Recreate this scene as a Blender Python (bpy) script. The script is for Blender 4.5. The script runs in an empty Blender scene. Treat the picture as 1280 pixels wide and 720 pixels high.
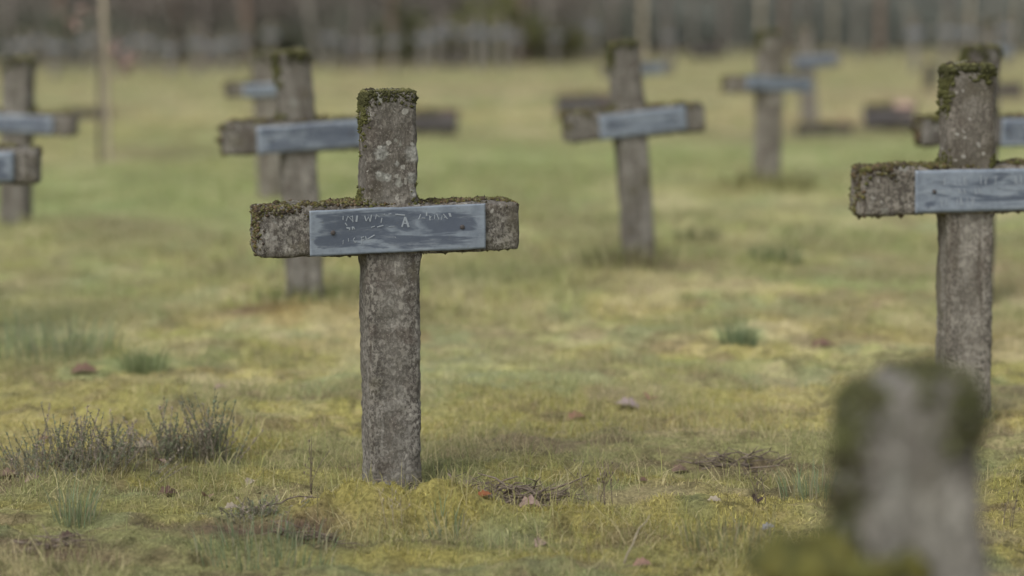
import bpy, math, random
import numpy as np
from mathutils import Vector, Matrix, Euler, noise as mn

random.seed(7)
rng = np.random.default_rng(11)
sc = bpy.context.scene
col = sc.collection
R = math.radians

# ------------------------------------------------------------------ numpy noise
_perm = np.random.default_rng(3).permutation(4096)
def _h(ix, iy):
    return _perm[(_perm[ix & 4095] + iy) & 4095] / 4095.0
def vnoise(x, y):
    x = np.asarray(x, dtype=np.float64); y = np.asarray(y, dtype=np.float64)
    ix = np.floor(x).astype(np.int64); iy = np.floor(y).astype(np.int64)
    fx = x-ix; fy = y-iy
    u = fx*fx*fx*(fx*(fx*6-15)+10); v = fy*fy*fy*(fy*(fy*6-15)+10)
    a = _h(ix, iy); b = _h(ix+1, iy); c = _h(ix, iy+1); d = _h(ix+1, iy+1)
    return (a*(1-u)+b*u)*(1-v) + (c*(1-u)+d*u)*v
def fbm(x, y, octv=4):
    s = 0; a = .5; t = 0
    for k in range(octv):
        s = s + a*vnoise(x*(2**k)+17.3*k, y*(2**k)-9.1*k); t += a; a *= .5
    return s/t
def sstep(a, b, x):
    t = np.clip((x-a)/(b-a), 0, 1); return t*t*(3-2*t)

# ------------------------------------------------------------------ camera maths
CAMZ = 1.275; F = 3022.0; PITCH = math.atan(384/F)
def slope(D):
    D = np.asarray(D, dtype=np.float64)
    t = np.clip((D-15)/40, 0, 1.12)
    return -0.8*t**1.1
def ray(px, py):
    dx = (px-640)/F; dy = (360-py)/F
    c, s = math.cos(PITCH), math.sin(PITCH)
    return np.array([dx, c+dy*s, -s+dy*c])
def gpt(px, py):
    d = ray(px, py); lo = 1.0; hi = 300.0
    for _ in range(60):
        m = (lo+hi)/2
        if CAMZ+d[2]*m > float(slope(d[1]*m)): lo = m
        else: hi = m
    return d[0]*lo, d[1]*lo, CAMZ+d[2]*lo
def ztop(D, px, py):
    d = ray(px, py); t = D/d[1]
    return CAMZ+d[2]*t, d[0]*t
def pxm(D):            # pixels (1280 wide frame) per metre at distance D
    return F/(D*math.cos(PITCH)+0.9*math.sin(PITCH))

# ------------------------------------------------------------------ ground shape and colour
MX, MY, _ = gpt(490, 613)
bumps = []    # x, y, rx, ry, h
def bump(px, py, rx, ry, h):
    x, y, _ = gpt(px, py); bumps.append((x, y, rx, ry, h))
bump(445, 652, .17, .10, .080)
bump(550, 652, .11, .09, .055)
bump(430, 702, .30, .09, -.028)
bump(610, 640, .10, .06, -.02)
bump(590, 650, .13, .10, .030)
bump(700, 655, .17, .09, .022)
bump(375, 400, .32, .25, .05)
bump(780, 345, .45, .30, .04)
bump(100, 590, .35, .14, .035)
bump(240, 565, .22, .12, .035)
bump(955, 236, .6, .4, .05)
bump(22, 292, .5, .4, .04)
bump(900, 640, .3, .09, .022)
bump(250, 700, .3, .06, -.02)
bump(850, 612, .2, .08, .015)
bump(1012, 168, 1.0, .8, .06)
bump(150, 292, .4, .5, .05)
def gh(x, y):
    x = np.asarray(x, dtype=np.float64); y = np.asarray(y, dtype=np.float64)
    z = slope(y)
    near = 1-sstep(9, 14, y)
    z = z + (fbm(x*.55+3, y*.55, 3)-.5)*.07*sstep(6.5, 12, y)
    z = z + (fbm(x*2.6+1, y*2.6+8, 3)-.5)*.045
    l = fbm(x*11+5, y*11-4, 3); z = z + (l-.5)*.042*near
    l2 = np.abs(fbm(x*34, y*34, 2)-.5); z = z + (.25-l2)*.022*near
    cu = np.abs(fbm(x*17+2, y*13+6, 2)-.5)*2
    for i_, (bx, by, rx, ry, h) in enumerate(bumps):
        r2 = ((x-bx)/rx)**2 + ((y-by)/ry)**2
        z = z + h*np.exp(-r2*1.3)
        if i_ < 2: z = z + (.35-cu)*.035*np.exp(-r2*.8)
    return z
patches = []  # x, y, rx, ry, colour, strength
BROWN = (.105, .072, .052); DGREEN = (.075, .115, .040); GREEN = (.130, .165, .060)
MOSSY = (.235, .212, .055); STRAW = (.275, .225, .125); DUN = (.20, .155, .10)
def patch(px, py, rx, ry, c, s=.8):
    x, y, _ = gpt(px, py); patches.append((x, y, rx, ry, c, s))
for a in [(300, 668, .19, .07, BROWN, .95), (400, 680, .10, .04, BROWN, .95), (620, 632, .17, .07, BROWN, 1),  # first two: brown dead stems plus painted shade below the mound
          (655, 640, .12, .05, BROWN, .8), (60, 685, .14, .05, BROWN, .9), (90, 700, .2, .05, BROWN, .7),
          (930, 583, .20, .09, BROWN, .85), (940, 668, .15, .03, BROWN, .6), (750, 345, .35, .2, (.12, .12, .05), .8),
          (830, 342, .3, .2, BROWN, .6), (370, 402, .28, .22, (.15, .12, .04), .9), (300, 402, .2, .1, BROWN, .5),
          (150, 290, .35, .6, BROWN, .7), (200, 190, .5, 1.0, BROWN, .6), (955, 238, .45, .5, (.15, .13, .05), .8),
          (1010, 172, 1.2, 1.6, BROWN, .75), (1060, 150, 1.2, 2, DUN, .7), (1115, 165, .9, 1.2, BROWN, .8),
          (1020, 433, .12, .15, BROWN, .6), (600, 350, .5, .5, DGREEN, .25), (180, 455, .12, .2, DGREEN, .7),
          (925, 425, .09, .15, DGREEN, .6), (800, 505, .12, .12, DUN, .6), (640, 560, .3, .2, DUN, .4),
          (560, 462, .3, .4, (.17, .20, .11), .4), (40, 400, .5, .8, (.15, .18, .08), .5), (70, 580, .2, .08, BROWN, .6),
          (205, 590, .15, .05, BROWN, .6), (240, 560, .12, .06, BROWN, .6), (1250, 340, .3, .8, DUN, .6),
          (1255, 420, .3, .4, BROWN, .4), (700, 170, 2.2, 2.2, DUN, .4), (1200, 120, 2.5, 4, DUN, .6),
          (620, 112, 3, 3, DUN, .4), (110, 142, .6, 1.2, BROWN, .7), (330, 680, .4, .06, GREEN, .5),
          (700, 700, .35, .05, MOSSY, .8), (540, 690, .3, .05, MOSSY, .8), (455, 648, .17, .10, MOSSY, .9), (470, 680, .16, .025, BROWN, .9), (385, 664, .07, .05, BROWN, .9),  # thin brown strips paint the shaded undercut beneath the mound crest
          (560, 658, .11, .06, MOSSY, .9), (700, 655, .15, .06, MOSSY, .9), (330, 600, .3, .12, MOSSY, .6),
          (880, 655, .3, .08, MOSSY, .8), (860, 600, .25, .06, MOSSY, .7), (90, 640, .3, .08, MOSSY, .6),
          (920, 700, .25, .04, (.16, .17, .07), .5), (300, 250, 1.5, 2, GREEN, .4), (600, 200, 3, 4, GREEN, .45),
          (900, 190, 2.5, 3, GREEN, .35), (1180, 185, 1.5, 2.0, GREEN, .5), (60, 250, 1.5, 3, GREEN, .35)]:
    patch(*a)
patch(560, 622, .10, .05, (.07, .055, .035), 1)
patch(445, 622, .08, .04, (.09, .075, .04), .9)
def moss_w(x, y):
    m = sstep(.44, .62, fbm(x*2.3+31, y*2.3+7, 3))
    return m*(1-sstep(8, 12, y)*.6)
def turf(x, y):
    x = np.asarray(x, dtype=np.float64); y = np.asarray(y, dtype=np.float64)
    def C(c): return np.array(c)[None, :]
    def mix(a, b, t): return a*(1-t[:, None]) + b*t[:, None]
    n1 = fbm(x*.45+2, y*.35, 3); n2 = fbm(x*1.9+9, y*1.9, 3); n3 = fbm(x*7, y*7+3, 3); n4 = fbm(x*28, y*28, 2)
    c = np.repeat(C((.185, .185, .075)), len(x), 0)
    far_green = sstep(9, 13, y)*(1-sstep(21, 27, y))
    c = mix(c, C(GREEN), np.clip(sstep(.42, .62, n1)*.55 + far_green*.52, 0, .72))
    c = mix(c, C((.168, .178, .085)), sstep(24, 34, y)*.65)
    c = mix(c, C((.14, .175, .07)), sstep(.45, .62, fbm(x*.3+50, y*.22+4, 3))*sstep(20, 28, y)*.6)
    c = mix(c, C(STRAW), sstep(.50, .66, n2)*.55*(1-far_green*.5))
    c = mix(c, C(MOSSY), moss_w(x, y)*(.75-.3*sstep(6.3, 8, y)))
    c = mix(c, C(BROWN), sstep(.58, .74, n3)*.55*(1-.5*sstep(12, 20, y)))
    c = mix(c, C(STRAW), sstep(.6, .75, n4)*.35)
    n5 = fbm(x*16+40, y*11+9, 3)
    c = mix(c, C((.085, .075, .035)), sstep(.60, .74, n5)*.65)
    n6 = fbm(x*3.3+11, y*1.6+5, 4); c = mix(c, C((.13, .115, .06)), sstep(.53, .68, n6)*.7*sstep(6, 9, y)); c = mix(c, C((.26, .23, .13)), sstep(.53, .68, 1-n6)*.6*sstep(6, 9, y))
    c = mix(c, C((.15, .18, .085)), sstep(.60, .74, fbm(x*5+70, y*3.5+9, 3))*.5)
    for bx, by, rx, ry, cc, s in patches:
        r2 = ((x-bx)/rx)**2 + ((y-by)/ry)**2
        sel = r2 < 6
        if not sel.any(): continue
        w = np.zeros(len(x)); w[sel] = np.exp(-r2[sel]*1.1)*s*(.45+1.1*n3[sel]); w = np.clip(w, 0, 1)
        c = mix(c, C(cc), w)
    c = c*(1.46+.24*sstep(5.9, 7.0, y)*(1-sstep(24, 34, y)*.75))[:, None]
    g_ = c.mean(1, keepdims=True); c = g_+(c-g_)*.90
    # forest floor: leaf litter
    c = mix(c, C((.125, .105, .078)), sstep(54, 70, y-12*sstep(-2, 7, x)+(n2-.5)*24))
    return np.clip(c*np.array([[1.03, 1.0, .95]]), 0, 1)

# ------------------------------------------------------------------ mesh helpers
def mk(name, V, Fc, m, parent=None, smooth=False, colr=None, rnd=None):
    me = bpy.data.meshes.new(name)
    if isinstance(V, np.ndarray) and isinstance(Fc, np.ndarray):
        nv = len(V); nf, k = Fc.shape
        me.vertices.add(nv); me.vertices.foreach_set('co', V.astype(np.float32).ravel())
        me.loops.add(nf*k); me.loops.foreach_set('vertex_index', Fc.astype(np.int32).ravel())
        me.polygons.add(nf); me.polygons.foreach_set('loop_start', np.arange(0, nf*k, k, dtype=np.int32))
        me.update(calc_edges=True)
    else:
        me.from_pydata([tuple(v) for v in V], [], [tuple(f) for f in Fc])
    if smooth: me.polygons.foreach_set('use_smooth', np.ones(len(me.polygons), dtype=bool))
    if colr is not None:
        a = me.attributes.new('col', 'FLOAT_COLOR', 'POINT')
        cc = np.ones((len(V), 4), dtype=np.float32); cc[:, :3] = colr; a.data.foreach_set('color', cc.ravel())
    if m: me.materials.append(m)
    me.validate(); me.update()
    o = bpy.data.objects.new(name, me); col.objects.link(o)
    if parent: o.parent = parent
    return o
def tag(o, label=None, cat=None, group=None, kind=None):
    if label: o['label'] = label
    if cat: o['category'] = cat
    if group: o['group'] = group
    if kind: o['kind'] = kind
    return o
def empty(name, loc, rot=(0, 0, 0)):
    o = bpy.data.objects.new(name, None); o.empty_display_size = .1
    o.location = loc; o.rotation_euler = rot; col.objects.link(o); return o
def copy_tree(o, parent=None):
    c = o.copy(); col.objects.link(c)
    if parent: c.parent = parent
    for ch in [k for k in o.children]: copy_tree(ch, c)
    return c
class MB:
    def __init__(s): s.v = []; s.f = []; s.c = []
    def add(s, v, f, c=None):
        n = len(s.v); s.v += [tuple(p) for p in v]; s.f += [tuple(i+n for i in g) for g in f]
        s.c += [c or (1, 1, 1)]*len(v)
    def tube(s, pts, rad, n=6, c=None, cap=True):
        pts = [Vector(p) for p in pts]; V = []; Fc = []
        up = Vector((0.3, 0.2, 1)).normalized()
        for i, p in enumerate(pts):
            t = (pts[min(i+1, len(pts)-1)]-pts[max(i-1, 0)]).normalized()
            a = t.cross(up); a = a.normalized() if a.length > 1e-4 else t.orthogonal().normalized()
            b = t.cross(a).normalized(); r = rad[i] if isinstance(rad, (list, tuple)) else rad
            for k in range(n):
                an = 2*math.pi*k/n; V.append(p+(a*math.cos(an)+b*math.sin(an))*r)
        for i in range(len(pts)-1):
            for k in range(n): Fc.append((i*n+k, i*n+(k+1) % n, (i+1)*n+(k+1) % n, (i+1)*n+k))
        if cap: Fc.append(tuple(range(n))[::-1]); Fc.append(tuple((len(pts)-1)*n+k for k in range(n)))
        s.add(V, Fc, c)
    def build(s, name, m, parent=None, smooth=False, useco=False):
        return mk(name, s.v, s.f, m, parent, smooth, np.array(s.c) if useco else None)

# ------------------------------------------------------------------ materials
def mat(name, rough=.9, spec=.25):
    m = bpy.data.materials.new(name); m.use_nodes = True
    nt = m.node_tree; b = nt.nodes['Principled BSDF']
    b.inputs['Roughness'].default_value = rough
    b.inputs['Specular IOR Level'].default_value = spec
    return m, nt, b
def N(nt, t, **kw):
    n = nt.nodes.new(t)
    for k, v in kw.items(): setattr(n, k, v)
    return n
def L(nt, a, b): nt.links.new(a, b)
def coords(nt, rand=True):
    tc = N(nt, 'ShaderNodeTexCoord'); out = tc.outputs['Object']
    if rand:
        oi = N(nt, 'ShaderNodeObjectInfo'); mu = N(nt, 'ShaderNodeMath', operation='MULTIPLY')
        L(nt, oi.outputs['Random'], mu.inputs[0]); mu.inputs[1].default_value = 37
        va = N(nt, 'ShaderNodeVectorMath', operation='ADD'); L(nt, out, va.inputs[0]); L(nt, mu.outputs[0], va.inputs[1]); return out, va.outputs[0]
    return out, out
def noi(nt, vec, scale, det=4, rough=.6, dist=0, stretch=None):
    if stretch:
        mp = N(nt, 'ShaderNodeMapping'); mp.inputs['Scale'].default_value = stretch; L(nt, vec, mp.inputs['Vector']); vec = mp.outputs[0]
    n = N(nt, 'ShaderNodeTexNoise'); L(nt, vec, n.inputs['Vector'])
    n.inputs['Scale'].default_value = scale; n.inputs['Detail'].default_value = det
    n.inputs['Roughness'].default_value = rough; n.inputs['Distortion'].default_value = dist
    return n.outputs['Fac']
def rng_(nt, v, a, b, c=0, d=1):
    n = N(nt, 'ShaderNodeMapRange', interpolation_type='SMOOTHSTEP'); L(nt, v, n.inputs['Value'])
    n.inputs['From Min'].default_value = a; n.inputs['From Max'].default_value = b
    n.inputs['To Min'].default_value = c; n.inputs['To Max'].default_value = d
    return n.outputs[0]
def mixc(nt, f, a, b, bl='MIX'):
    n = N(nt, 'ShaderNodeMix', data_type='RGBA', blend_type=bl)
    if isinstance(f, (int, float)): n.inputs[0].default_value = f
    else: L(nt, f, n.inputs[0])
    for s, i in ((a, 6), (b, 7)):
        if isinstance(s, tuple): n.inputs[i].default_value = (*s, 1)
        else: L(nt, s, n.inputs[i])
    return n.outputs[2]
def mth(nt, op, a, b=0.0):
    n = N(nt, 'ShaderNodeMath', operation=op)
    for s, i in ((a, 0), (b, 1)):
        if isinstance(s, (int, float)): n.inputs[i].default_value = s
        else: L(nt, s, n.inputs[i])
    return n.outputs[0]
def bump_(nt, b, h, dist, st=1.0):
    n = N(nt, 'ShaderNodeBump'); L(nt, h, n.inputs['Height']); n.inputs['Distance'].default_value = dist
    n.inputs['Strength'].default_value = st; L(nt, n.outputs[0], b.inputs['Normal'])

def concrete_mat(name, spots=(), tint=(1, 1, 1)):
    m, nt, b = mat(name, .93, .2)
    o, v = coords(nt)
    T = lambda c: tuple(x*t for x, t in zip(c, tint))
    c = mixc(nt, rng_(nt, noi(nt, v, 9, 4), .35, .65), T((.165, .153, .128)), T((.265, .250, .215)))
    # dark algae mottling with a paler run down the middle of the post
    sx = N(nt, 'ShaderNodeSeparateXYZ'); L(nt, o, sx.inputs[0])
    ax = mth(nt, 'ABSOLUTE', mth(nt, 'ADD', sx.outputs[0], mth(nt, 'MULTIPLY', mth(nt, 'SUBTRACT', noi(nt, v, 6, 2), .5), .09)))
    edge = rng_(nt, ax, .012, .055)
    mott = rng_(nt, noi(nt, v, 115, 6, .75, .25, (1, 1, .75)), .45, .58)
    c = mixc(nt, mth(nt, 'MULTIPLY', mott, mth(nt, 'ADD', mth(nt, 'MULTIPLY', edge, .40), .45)), c, T((.050, .043, .037)))
    big = rng_(nt, noi(nt, v, 14, 3, .55), .50, .68)
    c = mixc(nt, mth(nt, 'MULTIPLY', big, .6), c, T((.095, .078, .064)))
    stk = rng_(nt, noi(nt, v, 26, 4, .6, .3, (1, 1, .09)), .50, .66)
    c = mixc(nt, mth(nt, 'MULTIPLY', stk, .68), c, T((.078, .066, .052)))
    stk2 = rng_(nt, noi(nt, v, 40, 4, .6, .3, (1, 1, .10)), .56, .70)
    c = mixc(nt, mth(nt, 'MULTIPLY', stk2, .5), c, T((.30, .285, .25)))
    c = mixc(nt, mth(nt, 'MULTIPLY', rng_(nt, noi(nt, v, 7, 3), .55, .7), .35), c, T((.10, .095, .05)))
    hd = mth(nt, 'MULTIPLY', rng_(nt, mth(nt, 'ADD', sx.outputs[2], mth(nt, 'MULTIPLY', mth(nt, 'SUBTRACT', noi(nt, v, 12, 3), .5), .25)), .62, .80), .42)
    c = mixc(nt, hd, c, T((.085, .074, .060)))
    ft = mth(nt, 'MULTIPLY', rng_(nt, mth(nt, 'ADD', sx.outputs[2], mth(nt, 'MULTIPLY', mth(nt, 'SUBTRACT', noi(nt, v, 18, 3), .5), .12)), .07, -.02), .6)
    c = mixc(nt, ft, c, T((.075, .070, .040)))
    # small aggregate
    vo = N(nt, 'ShaderNodeTexVoronoi'); L(nt, v, vo.inputs['Vector']); vo.inputs['Scale'].default_value = 170
    c = mixc(nt, mth(nt, 'MULTIPLY', rng_(nt, vo.outputs['Distance'], .30, .15), .28), c, T((.42, .39, .35)))
    # pale lichen rosettes, thinning towards the ground
    zf = rng_(nt, sx.outputs[2], .45, .8, .15, 1)
    for sc_, th, amt, cc in ((46, .20, .6, (.42, .41, .36)), (21, .17, .4, (.31, .32, .28))):
        wv = N(nt, 'ShaderNodeVectorMath', operation='ADD')
        nz = N(nt, 'ShaderNodeTexNoise'); L(nt, v, nz.inputs['Vector']); nz.inputs['Scale'].default_value = 45
        sm = N(nt, 'ShaderNodeVectorMath', operation='SCALE'); L(nt, nz.outputs['Color'], sm.inputs[0]); sm.inputs['Scale'].default_value = .022
        L(nt, v, wv.inputs[0]); L(nt, sm.outputs[0], wv.inputs[1])
        vo = N(nt, 'ShaderNodeTexVoronoi'); L(nt, wv.outputs[0], vo.inputs['Vector']); vo.inputs['Scale'].default_value = sc_
        sp = N(nt, 'ShaderNodeSeparateColor'); L(nt, vo.outputs['Color'], sp.inputs[0])
        rad = mth(nt, 'MULTIPLY', mth(nt, 'SUBTRACT', sp.outputs[0], .52), .8)
        k = rng_(nt, mth(nt, 'SUBTRACT', rad, vo.outputs['Distance']), 0, .07)
        c = mixc(nt, mth(nt, 'MULTIPLY', mth(nt, 'MULTIPLY', k, amt), zf), c, cc)
    for (sx_, sz_, r) in spots:
        cb = N(nt, 'ShaderNodeCombineXYZ'); cb.inputs[0].default_value = sx_; cb.inputs[2].default_value = sz_; cb.inputs[1].default_value = -.06
        dd = N(nt, 'ShaderNodeVectorMath', operation='DISTANCE'); L(nt, o, dd.inputs[0]); L(nt, cb.outputs[0], dd.inputs[1])
        q = mth(nt, 'ADD', dd.outputs['Value'], mth(nt, 'MULTIPLY', mth(nt, 'SUBTRACT', noi(nt, v, 70, 3), .5), .024))
        c = mixc(nt, mth(nt, 'MULTIPLY', rng_(nt, q, r*.85, r*.45), .62), c, mixc(nt, rng_(nt, noi(nt, v, 150, 2), .35, .65), (.22, .225, .20), (.44, .44, .40)))
    L(nt, c, b.inputs['Base Color'])
    h = mth(nt, 'ADD', mth(nt, 'MULTIPLY', noi(nt, v, 120, 5, .7), .7), mth(nt, 'MULTIPLY', mott, -.35))
    bump_(nt, b, h, .004, .9)
    return m
def zinc_mat(name, dark=.5, seed=0.0):
    m, nt, b = mat(name, .5, .5)
    o, v = coords(nt)
    mp = N(nt, 'ShaderNodeMapping'); mp.inputs['Location'].default_value = (seed, seed*1.7, 0); L(nt, v, mp.inputs[0]); v = mp.outputs[0]
    sm = noi(nt, v, 7.5, 5, .55, .8, (.55, 1, 3.2))
    at = N(nt, 'ShaderNodeAttribute'); at.attribute_name = 'rim'      # bare rim of the sheet wears brighter
    k = rng_(nt, mth(nt, 'SUBTRACT', sm, mth(nt, 'MULTIPLY', at.outputs['Fac'], .35)), .60-dark*.25, .70-dark*.25)
    c = mixc(nt, rng_(nt, noi(nt, v, 30, 4), .3, .7), (.135, .160, .192), (.20, .232, .265))
    c = mixc(nt, mth(nt, 'MULTIPLY', k, .85), c, (.058, .071, .098))
    c = mixc(nt, mth(nt, 'MULTIPLY', rng_(nt, noi(nt, v, 22, 6, .7, 0, (.4, 1, 2.5)), .52, .7), .4), c, (.31, .345, .37))
    c = mixc(nt, mth(nt, 'MULTIPLY', rng_(nt, noi(nt, v, 90, 3), .62, .75), .5), c, (.12, .13, .12))
    L(nt, c, b.inputs['Base Color']); b.inputs['Metallic'].default_value = .15
    bump_(nt, b, noi(nt, v, 35, 4), .0015, .6)
    return m
def col_mat(name, rough=.9, trans=0.0, var=.0, spec=.2, vs=60):
    m, nt, b = mat(name, rough, spec)
    a = N(nt, 'ShaderNodeAttribute'); a.attribute_name = 'col'
    c = a.outputs['Color']
    if var:
        o, v = coords(nt, False)
        c = mixc(nt, 1.0, c, mixc(nt, rng_(nt, noi(nt, v, vs, 5, .65), .3, .7), (1-var,)*3, (1+var,)*3), 'MULTIPLY')
        bump_(nt, b, noi(nt, v, vs*2, 4), .006, .7)
    L(nt, c, b.inputs['Base Color'])
    if trans:
        tr = N(nt, 'ShaderNodeBsdfTranslucent'); L(nt, c, tr.inputs[0]); mx = N(nt, 'ShaderNodeMixShader'); mx.inputs[0].default_value = trans
        L(nt, b.outputs[0], mx.inputs[1]); L(nt, tr.outputs[0], mx.inputs[2])
        L(nt, mx.outputs[0], nt.nodes['Material Output'].inputs['Surface'])
    return m
def wood_mat(name, c1, c2, sc_=20, st=(1, 1, .12), rough=.85):
    m, nt, b = mat(name, rough, .2); o, v = coords(nt)
    c = mixc(nt, rng_(nt, noi(nt, v, sc_, 5, .65, .5, st), .32, .68), c1, c2)
    L(nt, c, b.inputs['Base Color']); bump_(nt, b, noi(nt, v, sc_*1.3, 4, .6, 0, st), .008, .8); return m

M_conc_main = concrete_mat('concrete_main', spots=((-.028, .857, .026), (.055, .853, .034), (.050, .792, .022), (.055, .757, .018), (-.012, .795, .014), (-.035, .805, .010), (.01, .83, .009), (.058, .725, .014)))
M_conc = concrete_mat('weathered_concrete')
M_conc_b = concrete_mat('weathered_concrete_pale', tint=(1.08, 1.06, 1.03))
M_conc_d = concrete_mat('weathered_concrete_dark', tint=(.8, .8, .82))
M_conc_f = concrete_mat('pale_grey_concrete', tint=(1.32, 1.34, 1.36))
M_zinc_main = zinc_mat('zinc_plate_main', .78, 1.3)
M_zinc = zinc_mat('zinc_plate', 1.05, 0)
M_zinc_l = zinc_mat('zinc_plate_light', .55, 4)
M_moss = col_mat('moss', .95, .15)
M_grass = col_mat('grass_blades', .7, .4, spec=.3)
M_ground = col_mat('turf', .97, 0, .35, .1, 90)
M_leaf = col_mat('dead_leaf', .7, .2, .2, .3, 120)
M_letter, nt, b = mat('worn_lettering', .6, .4); b.inputs['Base Color'].default_value = (.235, .262, .285, 1)
M_nail, nt, b = mat('rusty_nail', .7, .4); b.inputs['Base Color'].default_value = (.05, .043, .04, 1)
M_stake = wood_mat('pale_stake_wood', (.235, .20, .145), (.33, .285, .21))
M_bark = wood_mat('grey_bark', (.09, .078, .068), (.17, .15, .13), 12)
M_bark_p = wood_mat('pale_bark', (.135, .125, .105), (.19, .175, .15), 12)
M_bark_b = wood_mat('brown_bark', (.12, .085, .065), (.20, .15, .115), 12)
M_log = wood_mat('rotten_log', (.040, .037, .036), (.095, .087, .081), 14, (.3, 1, 1))
M_cut = wood_mat('broken_wood', (.28, .19, .15), (.42, .31, .25), 30)
M_twig = wood_mat('dead_twig', (.085, .065, .05), (.19, .155, .12), 40)
M_hstem = wood_mat('heather_stem', (.13, .12, .085), (.22, .20, .15), 40)

# ------------------------------------------------------------------ rough cast beam (lofted, chipped)
def beam(p0, p1, w, d, seg, ring, seed, rough=.0035, chip=.009, rc=.012, taper=0.0, flare=None):
    """beam from p0 to p1 (local z or x axis); w along the width, d along y. returns V, F, normals"""
    p0 = np.array(p0, float); p1 = np.array(p1, float); ax = p1-p0; Ln = np.linalg.norm(ax); ax /= Ln
    yv = np.array([0, 1., 0]); wv = np.cross(yv, ax)
    # rounded rectangle outline
    P = []
    per = 2*(w+d)
    for k in range(ring):
        t = per*k/ring
        if t < w: a, b_ = -w/2+t, -d/2
        elif t < w+d: a, b_ = w/2, -d/2+(t-w)
        elif t < 2*w+d: a, b_ = w/2-(t-w-d), d/2
        else: a, b_ = -w/2, d/2-(t-2*w-d)
        P.append((a, b_))
    P = np.array(P); Q = P.copy()
    hx, hy = w/2-rc, d/2-rc
    cx = np.clip(P[:, 0], -hx, hx); cy = np.clip(P[:, 1], -hy, hy)
    dx = P[:, 0]-cx; dy = P[:, 1]-cy; dl = np.sqrt(dx*dx+dy*dy)+1e-9
    k = np.minimum(1, rc/dl); Q[:, 0] = cx+dx*k; Q[:, 1] = cy+dy*k
    corner = np.clip((np.abs(P[:, 0])/(w/2))**6*(np.abs(P[:, 1])/(d/2))**6, 0, 1)
    rows = [(0.0, .0), (0.0, .55), (.0, .86), (rc*.35, .97)]
    rows = [(r, s_) for r, s_ in rows]
    body = [(rc*1.0+(Ln-2*rc)*i/seg, 1.0) for i in range(seg+1)]
    rows = rows+body+[(Ln-r, s_) for r, s_ in rows[::-1]]
    V = []; Fc = []; sd = seed*13.7
    for i, (t, s_) in enumerate(rows):
        endf = math.exp(-min(t, Ln-t)/.02)
        for j in range(ring):
            a, b_ = Q[j]*s_ if s_ > 0 else Q[j]*.02
            if flare: a *= flare(t)
            if taper: a *= 1-taper*t/Ln; b_ *= 1-taper*t/Ln
            p = p0+ax*t+wv*a+yv*b_
            n = wv*(a/(w/2))+yv*(b_/(d/2)); ln = np.linalg.norm(n)+1e-9
            n2 = wv*(dx[j] if dl[j] > 1e-6 else 0)+yv*(dy[j] if dl[j] > 1e-6 else 0)
            l2 = np.linalg.norm(n2); n2 = n2/l2 if l2 > 1e-7 else n/ln
            if s_ < 1: n2 = n2*s_+ax*(1 if i > 10 else -1)*(1.2-s_)
            q = Vector((p[0]+sd, p[1]-sd, p[2]+sd*.5))
            f = mn.noise(q*9)*rough*1.6+mn.noise(q*32)*rough*1.0+mn.noise(q*85)*rough*.6
            ce = max(corner[j], endf*(1-.0*s_))
            ch = max(0, mn.noise(q*17+Vector((9, 2, 4)))*.9+.25+mn.noise(q*48)*.5)*chip*ce
            V.append(p+n2*(f-ch))
    V = np.array(V); n_ = len(rows)
    for i in range(n_-1):
        for j in range(ring):
            a = i*ring+j; b_ = i*ring+(j+1) % ring
            Fc.append((a, b_, b_+ring, a+ring))
    caps = [tuple(range(ring))[::-1], tuple((n_-1)*ring+j for j in range(ring))]
    return V, Fc+caps

def face_samples(V, Fc, n, maskf, seed):
    r = np.random.default_rng(seed)
    q = np.array([f for f in Fc if len(f) == 4])
    A, B, C_, D_ = V[q[:, 0]], V[q[:, 1]], V[q[:, 2]], V[q[:, 3]]
    nr = np.cross(C_-A, D_-B); ar = np.linalg.norm(nr, axis=1)+1e-12; nr = nr/ar[:, None]
    ctr = (A+B+C_+D_)/4
    w = ar*maskf(ctr, nr); w = np.clip(w, 0, None)
    if w.sum() <= 0: return np.zeros((0, 3)), np.zeros((0, 3))
    idx = r.choice(len(q), n, p=w/w.sum())
    u = r.random((n, 1)); v = r.random((n, 1))
    P = (A[idx]*(1-u)+B[idx]*u)*(1-v)+(D_[idx]*(1-u)+C_[idx]*u)*v
    return P, nr[idx]

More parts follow.
